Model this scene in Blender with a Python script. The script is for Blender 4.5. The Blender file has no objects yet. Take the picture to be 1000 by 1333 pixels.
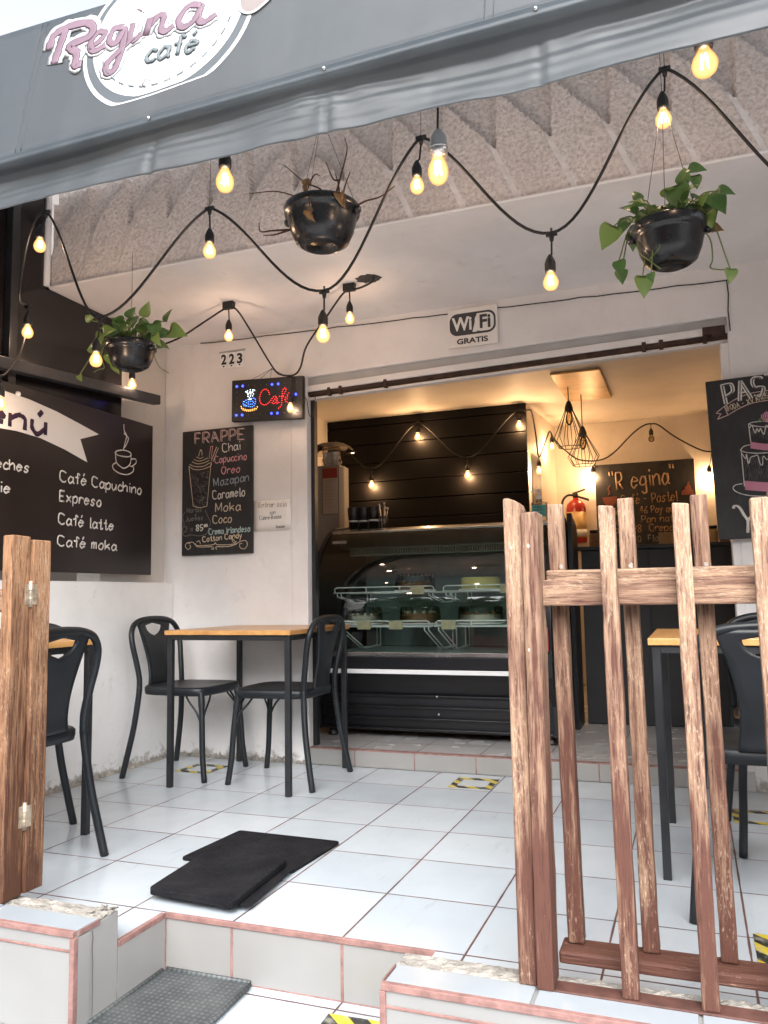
import bpy, bmesh, math, random
from mathutils import Vector, Matrix, noise
SC = bpy.context.scene
COL = SC.collection
R = math.radians
rnd = random.Random(7)

# ------------------------------------------------------------------ camera
cam_d = bpy.data.cameras.new('camera'); cam = bpy.data.objects.new('camera', cam_d); COL.objects.link(cam)
cam_d.sensor_fit = 'HORIZONTAL'; cam_d.sensor_width = 36.0; cam_d.lens = 1054.4/1000*36
cam_d.clip_start = 0.02; cam_d.clip_end = 500
def cam_axes(yaw, pitch, roll):
    cy, sy, cp, sp = math.cos(yaw), math.sin(yaw), math.cos(pitch), math.sin(pitch)
    f = Vector((-sy*cp, cy*cp, sp)); r = Vector((cy, sy, 0)); u = r.cross(f)
    cr, sr = math.cos(roll), math.sin(roll)
    return r*cr + u*sr, -r*sr + u*cr, f
r_, u_, f_ = cam_axes(R(20.70), R(5.93), R(-0.97))
m = Matrix((( r_[0], u_[0], -f_[0], 1.2531), (r_[1], u_[1], -f_[1], -2.0649), (r_[2], u_[2], -f_[2], 0.8997), (0, 0, 0, 1)))
cam.matrix_world = m
SC.camera = cam

# ------------------------------------------------------------------ world, sun, exposure
W = bpy.data.worlds.new('World'); SC.world = W; W.use_nodes = True
nt = W.node_tree; nt.nodes.clear()
sky = nt.nodes.new('ShaderNodeTexSky'); sky.sky_type = 'NISHITA'; sky.sun_disc = False
SUN_EL, SUN_ROT = R(42), R(166)
sky.sun_elevation = SUN_EL; sky.sun_rotation = SUN_ROT
sky.air_density = 1.0; sky.dust_density = 2.5; sky.ozone_density = 1.5
bg = nt.nodes.new('ShaderNodeBackground'); bg.inputs['Strength'].default_value = 0.15
wo = nt.nodes.new('ShaderNodeOutputWorld')
bw = nt.nodes.new('ShaderNodeRGBToBW'); veil = nt.nodes.new('ShaderNodeMix'); veil.data_type = 'RGBA'; veil.inputs[0].default_value = .72   # thin overcast
nt.links.new(sky.outputs[0], bw.inputs[0]); nt.links.new(sky.outputs[0], veil.inputs[6]); nt.links.new(bw.outputs[0], veil.inputs[7])
nt.links.new(veil.outputs[2], bg.inputs['Color']); nt.links.new(bg.outputs[0], wo.inputs['Surface'])
sd = bpy.data.lights.new('sun', 'SUN'); sd.energy = 1.0; sd.angle = R(80); sd.color = (1.0, 0.985, 0.975)
sun = bpy.data.objects.new('sun', sd); COL.objects.link(sun)
sdir = Vector((math.sin(SUN_ROT)*math.cos(SUN_EL), math.cos(SUN_ROT)*math.cos(SUN_EL), math.sin(SUN_EL)))
sun.rotation_euler = sdir.to_track_quat('Z', 'Y').to_euler(); sun.location = (0, -6, 9)
SC.view_settings.view_transform = 'Standard'; SC.view_settings.look = 'None'
SC.view_settings.exposure = 2.3; SC.view_settings.gamma = 1.0
SC.render.engine = 'CYCLES'
SC.cycles.max_bounces = 8; SC.cycles.transparent_max_bounces = 16; SC.cycles.use_denoising = True
SC.cycles.sample_clamp_indirect = 6.0; SC.cycles.caustics_reflective = False; SC.cycles.caustics_refractive = False
BULB_W, IN_W = 1.05, 4.5     # watts of a bulb on the terrace, of a bulb in the shop

# ------------------------------------------------------------------ materials
def srgb(h):
    h = h.lstrip('#'); v = [int(h[i:i+2], 16)/255 for i in (0, 2, 4)]
    return tuple(c/12.92 if c < .04045 else ((c+.055)/1.055)**2.4 for c in v)
class NT:
    def __init__(s, name):
        s.m = bpy.data.materials.new(name); s.m.use_nodes = True; s.t = s.m.node_tree; s.t.nodes.clear()
        s.out = s.n('ShaderNodeOutputMaterial')
    def n(s, k, **kw):
        n = s.t.nodes.new(k)
        for a, v in kw.items(): setattr(n, a, v)
        return n
    def l(s, a, b): s.t.links.new(a, b)
    def coord(s, kind='Object', scale=(1, 1, 1)):
        if kind == 'World': o = s.n('ShaderNodeNewGeometry').outputs['Position']
        else: o = s.n('ShaderNodeTexCoord').outputs[kind]
        mp = s.n('ShaderNodeMapping'); mp.inputs['Scale'].default_value = scale
        s.l(o, mp.inputs['Vector']); return mp.outputs[0]
    def noise(s, vec, scale, detail=4, rough=.55):
        n = s.n('ShaderNodeTexNoise'); n.inputs['Scale'].default_value = scale
        n.inputs['Detail'].default_value = detail; n.inputs['Roughness'].default_value = rough
        s.l(vec, n.inputs['Vector']); return n.outputs['Fac']
    def ramp(s, fac, stops):
        r = s.n('ShaderNodeValToRGB'); e = r.color_ramp.elements
        while len(e) < len(stops): e.new(.5)
        for q, (p, c) in zip(e, stops):
            q.position = p; q.color = (c, c, c, 1) if isinstance(c, (int, float)) else (*c, 1)
        s.l(fac, r.inputs['Fac']); return r.outputs[0]
    def mix(s, fac, a, b, mode='MIX'):
        x = s.n('ShaderNodeMix', data_type='RGBA', blend_type=mode)
        if isinstance(fac, (int, float)): x.inputs[0].default_value = fac
        else: s.l(fac, x.inputs[0])
        for i, v in ((6, a), (7, b)):
            if isinstance(v, tuple): x.inputs[i].default_value = (*v, 1)
            else: s.l(v, x.inputs[i])
        return x.outputs[2]
    def math(s, op, a, b=None):
        x = s.n('ShaderNodeMath', operation=op)
        for i, v in ((0, a), (1, b)):
            if v is None: continue
            if isinstance(v, (int, float)): x.inputs[i].default_value = v
            else: s.l(v, x.inputs[i])
        return x.outputs[0]
    def bsdf(s, col, rough=.5, metal=0., bump=None, bstr=.3, bdist=.01, coat=0., spec=.5):
        b = s.n('ShaderNodeBsdfPrincipled')
        for k, v in (('Base Color', col), ('Roughness', rough), ('Metallic', metal), ('Coat Weight', coat), ('Specular IOR Level', spec)):
            if isinstance(v, tuple): b.inputs[k].default_value = (*v, 1)
            elif isinstance(v, (int, float)): b.inputs[k].default_value = v
            else: s.l(v, b.inputs[k])
        if bump is not None:
            bp = s.n('ShaderNodeBump'); bp.inputs['Strength'].default_value = bstr; bp.inputs['Distance'].default_value = bdist
            s.l(bump, bp.inputs['Height']); s.l(bp.outputs[0], b.inputs['Normal'])
        s.l(b.outputs[0], s.out.inputs['Surface']); return b
def pm(name, col, rough=.5, metal=0., var=.12, scale=6, bump=0., bscale=60, bdist=.004, coat=0., rvar=.025, spec=.5):
    t = NT(name); v = t.coord('Object')
    n1 = t.noise(v, scale, 3)
    lo = tuple(max(0, c*(1-var)) for c in col); hi = tuple(min(1, c*(1+var)) for c in col)
    c = t.ramp(n1, [(.3, lo), (.7, hi)])
    rr = t.ramp(t.noise(v, scale*1.5, 1), [(.3, max(.02, rough-rvar)), (.7, min(1, rough+rvar))])
    t.bsdf(c, rr, metal, t.noise(v, bscale, 4) if bump else None, bump, bdist, coat, spec)
    return t.m
def emis(name, col, st):
    t = NT(name); e = t.n('ShaderNodeEmission'); e.inputs[0].default_value = (*col, 1); e.inputs[1].default_value = st
    t.l(e.outputs[0], t.out.inputs['Surface']); return t.m

def tile_mat(name, S=.335, xo=0., yo=0., base=(.42, .475, .515), grout=(.075, .045, .04), gw=.0040, rough=.16):
    t = NT(name); p = t.n('ShaderNodeNewGeometry').outputs['Position']
    wob = t.n('ShaderNodeTexNoise'); wob.inputs['Scale'].default_value = 9; wob.inputs['Detail'].default_value = 3; t.l(p, wob.inputs['Vector'])
    s = t.n('ShaderNodeSeparateXYZ'); t.l(p, s.inputs[0])
    def edge(o, off):
        f = t.math('FRACT', t.math('ADD', t.math('DIVIDE', t.math('SUBTRACT', o, off), S), 100.5))
        return t.math('MULTIPLY', t.math('ABSOLUTE', t.math('SUBTRACT', f, .5)), S)
    d = t.math('MINIMUM', edge(s.outputs[0], xo), edge(s.outputs[1], yo))
    d = t.math('ADD', d, t.math('MULTIPLY', t.math('SUBTRACT', wob.outputs['Fac'], .5), .0045))
    mask = t.ramp(t.math('DIVIDE', d, gw), [(.55, 0.), (1.0, 1.)])
    cell = t.n('ShaderNodeCombineXYZ')
    for i, (o, off) in enumerate(((s.outputs[0], xo), (s.outputs[1], yo))):
        t.l(t.math('FLOOR', t.math('ADD', t.math('DIVIDE', t.math('SUBTRACT', o, off), S), 100.)), cell.inputs[i])
    wn = t.n('ShaderNodeTexWhiteNoise', noise_dimensions='3D'); t.l(cell.outputs[0], wn.inputs['Vector'])
    pv = t.coord('World')
    cloud = t.noise(pv, 4.0, 2, .5)
    c1 = t.mix(t.ramp(cloud, [(.35, 0.), (.7, 1.)]), tuple(c*.94 for c in base), tuple(min(1, c*1.04) for c in base))
    c1 = t.mix(.17, c1, t.mix(wn.outputs['Value'], (.45, .50, .55), (.85, .86, .86)))
    stain = t.ramp(t.math('ADD', t.math('MULTIPLY', t.noise(pv, 2.2, 4, .6), .6), t.math('MULTIPLY', t.noise(pv, 60, 4, .7), .4)), [(.46, 0.), (.76, .10)])
    c1 = t.mix(stain, c1, (.33, .32, .30))
    sk = t.ramp(t.noise(t.coord('World', (26, 5, 1)), 1.0, 5, .65), [(.60, 0.), (.70, .16)]); c1 = t.mix(sk, c1, (.22, .21, .20))
    sp = t.ramp(t.noise(pv, 130, 2, .5), [(.72, 0.), (.76, .35)]); c1 = t.mix(sp, c1, (.16, .15, .14))
    gcol = t.mix(t.ramp(t.noise(pv, 4, 4), [(.4, 0.), (.62, 1.)]), grout, (.15, .070, .058))
    col = t.mix(mask, gcol, c1)
    rg = t.mix(mask, (.8, .8, .8), t.ramp(t.noise(pv, 7, 2), [(.3, rough), (.75, rough+.08)]))
    h = t.math('ADD', mask, t.math('MULTIPLY', t.noise(pv, 3, 2), .25))
    t.bsdf(col, rg, 0, h, .35, .002)
    return t.m

def wall_mat(name, base=(.76, .74, .73), dirt=(.20, .17, .13), z0=0., dirt_h=.12, bump=.25, rough=.6):
    t = NT(name); v = t.coord('World')
    s = t.n('ShaderNodeSeparateXYZ'); t.l(v, s.inputs[0])
    n = t.noise(v, 2.1, 6, .65)
    c = t.mix(t.ramp(n, [(.35, 0.), (.7, 1.)]), tuple(x*.90 for x in base), tuple(min(1, x*1.05) for x in base))
    # chipped splash-back dirt along the base and scuffs
    h = t.math('DIVIDE', t.math('SUBTRACT', s.outputs[2], z0), dirt_h)
    d = t.math('SUBTRACT', t.noise(v, 16, 7, .7), t.math('MULTIPLY', h, .42))
    c = t.mix(t.ramp(d, [(.30, 0.), (.46, .75)]), c, dirt)
    vm = t.coord('World', (7, 7, 1.1))
    drip = t.ramp(t.noise(vm, 2.0, 5, .6), [(.60, 0.), (.80, .20)])
    c = t.mix(drip, c, (.42, .37, .33))
    sc = t.ramp(t.noise(v, 7, 8, .75), [(.60, 0.), (.70, .38)])
    c = t.mix(sc, c, (.47, .42, .38))
    t.bsdf(c, rough, 0, t.noise(v, 38, 6, .65), bump, .004)
    return t.m

def wood_mat(name, axis, dark, light, wear, white=.25):
    """painted timber, worn through to pale wood in streaks along the grain"""
    def st(k, along): q = [k, k, k]; q[axis] = along; return tuple(q)
    t = NT(name); w = t.coord('World')
    s = t.n('ShaderNodeSeparateXYZ'); t.l(w, s.inputs[0])
    grain = t.noise(t.coord('World', st(85, 4.5)), 1.0, 6, .62); fine = t.noise(t.coord('World', st(230, 16)), 1.0, 5, .65)
    blot = t.noise(t.coord('World', st(9, 3.0)), 1.0, 4, .6)
    # the foot of each board has kept more of its brown paint than the rubbed upper part
    zf = t.math('MULTIPLY', t.math('SUBTRACT', s.outputs[2], .60), .20)
    k = t.math('ADD', t.math('ADD', t.math('MULTIPLY', grain, .50), t.math('MULTIPLY', blot, .38)), t.math('ADD', t.math('MULTIPLY', fine, .30), zf))
    c = t.mix(t.ramp(k, [(wear-.10, 0.), (wear, .45), (wear+.12, 1.)]), dark, light)
    c = t.mix(t.ramp(fine, [(.34, .7), (.46, 0.)]), c, tuple(x*.5 for x in dark))
    fl = t.math('ADD', t.math('MULTIPLY', t.noise(t.coord('World', st(240, 60)), 1.0, 4, .7), .62), t.math('ADD', t.math('MULTIPLY', blot, .50), t.math('MULTIPLY', zf, .35)))
    c = t.mix(t.ramp(fl, [(.61, 0.), (.74, white)]), c, (.60, .45, .33))
    t.bsdf(c, t.ramp(fine, [(.3, .5), (.7, .78)]), 0, t.math('ADD', grain, t.math('MULTIPLY', fine, .8)), .6, .004, spec=.3)
    return t.m

M = {}
M['tile'] = tile_mat('white_floor_tile')
M['tile_low'] = tile_mat('landing_tile', yo=-.0475)
M['tile_shop'] = tile_mat('shop_tile', xo=-.14+.335*0, yo=.25, base=(.46, .45, .44), rough=.22)
M['riser'] = pm('riser_tile', (.265, .26, .25), .3, var=.06, scale=4, bump=.06, bscale=20)
M['grout'] = pm('pink_grout', (.25, .135, .118), .85, var=.28, scale=30, bump=.5, bscale=120)
M['mortar'] = pm('chipped_mortar', (.27, .25, .22), .9, var=.35, scale=22, bump=.9, bscale=70, bdist=.01)
M['captile'] = pm('cap_tile', (.30, .335, .36), .22, var=.07, scale=5, bump=.05, bscale=20)
M['wall'] = wall_mat('white_wall_paint')
M['wall_low'] = wall_mat('low_wall_paint', (.82, .815, .80))
M['wall_rough'] = wall_mat('rough_pillar_paint', (.60, .57, .53), bump=1.0)
M['wall_in'] = wall_mat('inside_wall_paint', (.74, .68, .60), z0=.09, dirt_h=.05, bump=.15)
M['soffit'] = wall_mat('soffit_paint', (.80, .775, .765), z0=-5, bump=.15)
M['stucco'] = None
def stucco():
    t = NT('pitted_stucco'); v = t.coord('World')
    n1 = t.noise(v, 70, 6, .7); n2 = t.noise(v, 3, 5, .6)
    vo = t.n('ShaderNodeTexVoronoi'); vo.inputs['Scale'].default_value = 55; t.l(v, vo.inputs['Vector'])
    pit = t.ramp(n1, [(.36, 0.), (.56, 1.)])
    c = t.mix(pit, (.52, .46, .435), (.82, .745, .705))
    c = t.mix(t.ramp(n2, [(.4, 0.), (.75, .45)]), c, (.58, .51, .48))
    t.bsdf(c, .95, 0, t.math('ADD', n1, t.math('MULTIPLY', vo.outputs['Distance'], .5)), 1.0, .008)
    return t.m
M['stucco'] = stucco()
def awning_mat(name, base):
    t = NT(name); v = t.coord('Object')
    wv = t.n('ShaderNodeTexChecker'); wv.inputs['Scale'].default_value = 420; t.l(v, wv.inputs['Vector'])
    n = t.noise(v, 2.5, 6, .6); d = t.noise(v, 14, 7, .7)
    c = t.mix(t.ramp(n, [(.35, 0.), (.7, 1.)]), tuple(x*.86 for x in base), tuple(x*1.12 for x in base))
    c = t.mix(t.ramp(d, [(.50, 0.), (.85, .10)]), c, (.16, .17, .17))
    wm = t.ramp(t.noise(t.coord('World', (9, 1.2, 1.2)), 1.0, 5, .6), [(.48, 0.), (.80, .30)]); c = t.mix(wm, c, (.125, .135, .14))
    dk = t.ramp(t.noise(t.coord('World', (3, 2, 14)), 1.0, 4, .6), [(.50, 0.), (.80, .35)]); c = t.mix(dk, c, tuple(x*.55 for x in base))
    b = t.bsdf(c, .32, 0, t.math('ADD', t.math('MULTIPLY', wv.outputs['Fac'], .12), t.math('MULTIPLY', t.noise(v, 5, 3), .9)), .25, .008)
    # daylight glows through the vinyl
    tr = t.n('ShaderNodeBsdfTranslucent'); tr.inputs[0].default_value = (.62, .64, .66, 1); mx = t.n('ShaderNodeMixShader'); mx.inputs[0].default_value = .38
    t.l(b.outputs[0], mx.inputs[1]); t.l(tr.outputs[0], mx.inputs[2]); t.l(mx.outputs[0], t.out.inputs['Surface'])
    return t.m
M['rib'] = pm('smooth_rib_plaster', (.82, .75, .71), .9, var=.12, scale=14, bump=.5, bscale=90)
M['awning'] = awning_mat('grey_awning_vinyl', (.050, .062, .070))
M['chair'] = pm('black_chair_paint', (.011, .0135, .0165), .40, var=.25, scale=9, bump=.08, bscale=200, bdist=.001, spec=.36)
M['steel'] = pm('black_steel', (.014, .015, .017), .42, var=.3, scale=12, bump=.1, bscale=160, bdist=.001)
M['beamsteel'] = pm('dark_grey_steel', (.028, .030, .036), .4, var=.3, scale=8)
def tabletop():
    t = NT('light_oak_top'); v = t.coord('Object', (18, 1.6, 18)); v2 = t.coord('Object', (60, 3, 60))
    g = t.noise(v, 1.2, 7, .65); f = t.noise(v2, 1.5, 5, .6)
    c = t.ramp(t.math('ADD', t.math('MULTIPLY', g, .7), t.math('MULTIPLY', f, .3)), [(.3, (.36, .16, .05)), (.55, (.55, .29, .10)), (.75, (.64, .37, .15))])
    t.bsdf(c, .35, 0, f, .15, .001, .15); return t.m
M['oak'] = tabletop()
M['black'] = pm('black_board', (.012, .012, .013), .45, var=.3, scale=7)
M['sheet'] = pm('black_gloss_sheet', (.011, .009, .010), .17, var=.3, scale=4, rvar=.05)
def chalkboard(name, base):
    t = NT(name); v = t.coord('Object'); n = t.noise(v, 4, 6, .65); vv = t.coord('Object', (5, 5, 1.5))
    c = t.mix(t.ramp(n, [(.42, 0.), (.8, .55)]), base, tuple(x*3.2+.012 for x in base))
    c = t.mix(t.ramp(t.noise(vv, 6, 6, .7), [(.50, 0.), (.8, .45)]), c, (.055, .055, .055))
    t.bsdf(c, .62); return t.m
M['chalk'] = chalkboard('chalkboard', (.010, .010, .0115))
M['menu'] = pm('menu_vinyl', (.016, .012, .0125), .32, var=.3, scale=3)
def chalk(name, col, k=.4):
    t = NT('chalk_'+name); v = t.coord('World'); n = t.noise(v, 300, 3, .6)
    c = t.mix(t.ramp(n, [(.35, k), (.55, 0.)]), col, tuple(x*.35 for x in col)); t.bsdf(c, .9); return t.m
CH = {k: chalk(k, c) for k, c in dict(white=(.68, .66, .62), pinkish=(.58, .42, .40), pink=(.62, .30, .32), blue=(.28, .33, .38), cream=(.62, .50, .36),
      teal=(.38, .50, .48), dim=(.17, .15, .14), orange=(.40, .27, .17), red=(.20, .06, .04), rose=(.60, .26, .36), grey=(.10, .10, .10), dark=(.035, .015, .04), ink=(.03, .03, .035), green=(.12, .20, .08), dimor=(.26, .16, .08)).items()}
M['paper'] = pm('paper', (.78, .75, .71), .75, var=.04, scale=5)
M['crack'] = pm('crack_shadow', (.10, .085, .07), .9)
M['white'] = pm('white_plastic', (.80, .80, .80), .35, var=.04)
M['logo_white'] = pm('logo_white', (.50, .51, .51), .5, var=.05, scale=4)
M['logo_purple'] = pm('faded_purple', (.125, .072, .098), .5, var=.15, scale=14)
M['logo_grey'] = pm('logo_grey', (.085, .105, .11), .5, var=.1)
M['logo_brown'] = pm('logo_brown', (.16, .13, .12), .5, var=.1)
M['ink'] = pm('black_ink', (.016, .016, .018), .5)
M['gunmetal'] = pm('dark_sign_grey', (.045, .045, .05), .45)
M['pot'] = pm('black_plastic_pot', (.012, .013, .015), .27, var=.3, scale=10, bump=.1, bscale=30)
M['soil'] = pm('soil', (.035, .022, .014), .95, var=.4, scale=40, bump=1, bscale=80)
def leaf_mat(name, cols):
    t = NT(name); v = t.coord('World'); n = t.noise(v, 14, 5, .6); n2 = t.noise(v, 45, 4, .7)
    c = t.ramp(n, [(.25, cols[0]), (.45, cols[1]), (.60, cols[1]), (.78, cols[2])])
    c = t.mix(t.ramp(n2, [(.60, 0.), (.72, .5)]), c, cols[2])
    b = t.bsdf(c, .36, 0, n2, .2, .003)
    tr = t.n('ShaderNodeBsdfTranslucent'); t.l(c, tr.inputs[0]); mx = t.n('ShaderNodeMixShader'); mx.inputs[0].default_value = .25
    t.l(b.outputs[0], mx.inputs[1]); t.l(tr.outputs[0], mx.inputs[2]); t.l(mx.outputs[0], t.out.inputs['Surface']); return t.m
M['leaf'] = leaf_mat('pothos_leaf', ((.050, .105, .032), (.090, .185, .050), (.22, .27, .07)))
M['leaf_light'] = leaf_mat('young_pothos_leaf', ((.10, .18, .04), (.18, .28, .07), (.32, .32, .09)))
M['leaf_dead'] = leaf_mat('dry_leaf', ((.20, .11, .045), (.26, .15, .06), (.34, .22, .10)))
M['stem'] = pm('green_stem', (.13, .17, .05), .6, var=.3, scale=20)
M['twig'] = pm('dry_twig', (.075, .036, .024), .8, var=.4, scale=30)
M['wire'] = pm('black_cable', (.008, .008, .008), .5)
M['thin_wire'] = pm('thin_wire', (.10, .09, .085), .5)
M['socket'] = pm('bulb_socket', (.010, .009, .009), .45)
M['silver'] = pm('silver_metal', (.48, .48, .48), .3, .9, var=.1)
M['chrome'] = pm('steel_trim', (.55, .55, .54), .25, 1., var=.08)
M['rust'] = pm('rusty_rail', (.055, .030, .022), .8, .2, var=.5, scale=18, bump=.6, bscale=60)
M['greystrip'] = pm('grey_strip', (.42, .42, .42), .6, var=.1)
M['fence_v'] = wood_mat('worn_brown_wood_upright', 2, (.098, .040, .028), (.37, .240, .155), .625, .65)
M['fence_h'] = wood_mat('worn_brown_wood_rail', 0, (.098, .040, .028), (.37, .240, .155), .64, .65)
M['post_v'] = wood_mat('stained_wood_upright', 2, (.080, .033, .018), (.32, .170, .088), .61, .4)
M['wood_paint'] = pm('brown_paint', (.088, .038, .029), .6, var=.3, scale=25, bump=.3, bscale=60)
M['filler'] = pm('filler', (.36, .33, .30), .8)
M['hinge'] = pm('painted_hinge', (.40, .33, .25), .45, .5, var=.4, scale=60)
def rubber():
    t = NT('black_rubber'); v = t.coord('World'); n = t.noise(v, 6, 6, .65); f = t.noise(v, 150, 3, .6)
    c = t.mix(t.ramp(n, [(.42, 0.), (.78, 1.)]), (.008, .008, .010), (.022, .022, .023))
    c = t.mix(t.ramp(f, [(.62, 0.), (.72, .9)]), c, (.055, .054, .053))
    t.bsdf(c, .85, 0, f, .9, .004, spec=.12); return t.m
M['rubber'] = rubber()
def gratemat():
    t = NT('grey_rubber_mat'); v = t.coord('Object')
    vo = t.n('ShaderNodeTexVoronoi'); vo.inputs['Scale'].default_value = 62; vo.inputs['Randomness'].default_value = .12; t.l(v, vo.inputs['Vector'])
    c = t.mix(t.ramp(vo.outputs['Distance'], [(.25, 0.), (.5, 1.)]), (.11, .125, .125), (.045, .05, .052))
    c = t.mix(t.ramp(t.noise(v, 6, 5), [(.45, 0.), (.8, .5)]), c, (.16, .17, .165))
    t.bsdf(c, .6, 0, vo.outputs['Distance'], -.9, .006); return t.m
M['ribmat'] = gratemat()
def hazard():
    t = NT('hazard_tape'); v = t.coord('Object'); s = t.n('ShaderNodeSeparateXYZ'); t.l(v, s.inputs[0])
    a = t.math('FRACT', t.math('MULTIPLY', t.math('ADD', s.outputs[0], s.outputs[1]), 9.5))
    c = t.mix(t.ramp(a, [(.47, 0.), (.50, 1.)]), (.55, .43, .03), (.018, .018, .016))
    c = t.mix(t.ramp(t.noise(v, 28, 6, .7), [(.50, 0.), (.66, .65)]), c, (.36, .34, .28))
    t.bsdf(c, .45); return t.m
M['hazard'] = hazard()
M['cooler'] = pm('black_cooler_metal', (.009, .009, .011), .3, var=.15, scale=3, rvar=.015)
M['cooler_in'] = pm('cooler_inside', (.15, .21, .20), .4, var=.2)
M['deck'] = pm('cooler_deck', (.42, .52, .50), .3, .2, var=.1)
M['shelfwire'] = pm('white_wire', (.86, .90, .87), .35, var=.03)
M['tag'] = pm('price_card', (.55, .47, .30), .6, var=.15, scale=30)
M['cream'] = pm('cake_cream', (.66, .60, .48), .6, var=.12, scale=40, bump=.3, bscale=60)
M['yellow'] = pm('cake_yellow', (.62, .58, .20), .55, var=.06)
M['brown'] = pm('cake_brown', (.26, .13, .06), .7, var=.2, scale=40, bump=.4, bscale=80)
M['fridge'] = pm('grey_fridge', (.26, .235, .21), .5, var=.06)
M['fridge_edge'] = pm('fridge_edge', (.60, .48, .33), .5, var=.06)
M['slats'] = pm('black_slat_board', (.0045, .0035, .0035), .6, var=.3, scale=5, rvar=.02, spec=.22)
M['counter'] = pm('black_counter', (.012, .012, .014), .5, var=.3, scale=6)
M['woodlight'] = pm('light_wood', (.40, .25, .11), .5, var=.2, scale=12)
M['gold'] = pm('ceiling_gold_board', (.50, .30, .11), .35, .2, var=.25, scale=7, bump=.3, bscale=12)
M['red'] = pm('red_paint', (.36, .025, .018), .3, var=.12)
M['redcard'] = pm('red_card', (.50, .045, .05), .4, var=.1)
M['amber'] = pm('label_amber', (.58, .38, .16), .5, var=.1)
M['cyan'] = pm('label_cyan', (.10, .45, .45), .5, var=.08)
M['concrete'] = pm('street_concrete', (.50, .49, .475), .85, var=.15, scale=2, bump=.4, bscale=60)
M['asphalt'] = pm('asphalt', (.10, .10, .10), .9, var=.3, scale=3, bump=.6, bscale=120)
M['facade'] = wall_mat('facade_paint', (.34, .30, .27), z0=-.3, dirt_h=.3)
M['carpaint'] = pm('red_car_paint', (.30, .012, .018), .2, var=.05, coat=.6)
M['carglass'] = pm('car_glass', (.02, .025, .03), .06, var=.1)
M['tyre'] = pm('tyre_rubber', (.015, .015, .015), .8)
M['roofing'] = pm('bitumen', (.12, .11, .10), .9, var=.2)
def glass(name, tint=(1, 1, 1), ior=1.5, rough=.0, dark=1.):
    t = NT(name); fr = t.n('ShaderNodeFresnel'); fr.inputs[0].default_value = ior
    tr = t.n('ShaderNodeBsdfTransparent'); tr.inputs[0].default_value = (*tint, 1)
    gl = t.n('ShaderNodeBsdfGlossy'); gl.inputs['Roughness'].default_value = rough
    mx = t.n('ShaderNodeMixShader'); t.l(fr.outputs[0], mx.inputs[0]); t.l(tr.outputs[0], mx.inputs[1]); t.l(gl.outputs[0], mx.inputs[2])
    t.l(mx.outputs[0], t.out.inputs['Surface']); return t.m
M['glass'] = glass('curved_glass', (.90, .985, .955), 1.8, .01)
M['dome'] = glass('clear_plastic', (.93, .95, .95), 1.6, .06)
M['clearbag'] = glass('plastic_bag', (.90, .86, .82), 1.35, .15)
def bulb_glass(name, c_in, c_out, st, opac):
    t = NT(name); lw = t.n('ShaderNodeLayerWeight'); lw.inputs[0].default_value = .42
    col = t.ramp(lw.outputs['Facing'], [(.12, c_in), (.55, tuple((a+b)/2 for a, b in zip(c_in, c_out))), (.95, c_out)])
    e = t.n('ShaderNodeEmission'); t.l(col, e.inputs[0]); e.inputs[1].default_value = st
    tr = t.n('ShaderNodeBsdfTransparent'); mx = t.n('ShaderNodeMixShader'); mx.inputs[0].default_value = opac
    t.l(tr.outputs[0], mx.inputs[1]); t.l(e.outputs[0], mx.inputs[2]); t.l(mx.outputs[0], t.out.inputs['Surface']); return t.m
M['bulb'] = bulb_glass('lit_bulb_glass', (1., .58, .22), (.66, .215, .03), .46, .64)
M['filament'] = emis('filament', (1., .80, .48), 14.)
M['bulb_off'] = glass('unlit_bulb_glass', (.9, .8, .6), 1.7, .02)
LED = [emis('led_red', (1., .03, .035), .8), emis('led_white', (.75, .95, 1.), .9), emis('led_blue', (.10, .25, 1.), .9), emis('led_orange', (1., .45, .12), .8), emis('led_deep_blue', (.03, .05, 1.), 1.6)]
M['led_off'] = pm('led_unlit', (.10, .08, .07), .3)

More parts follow.
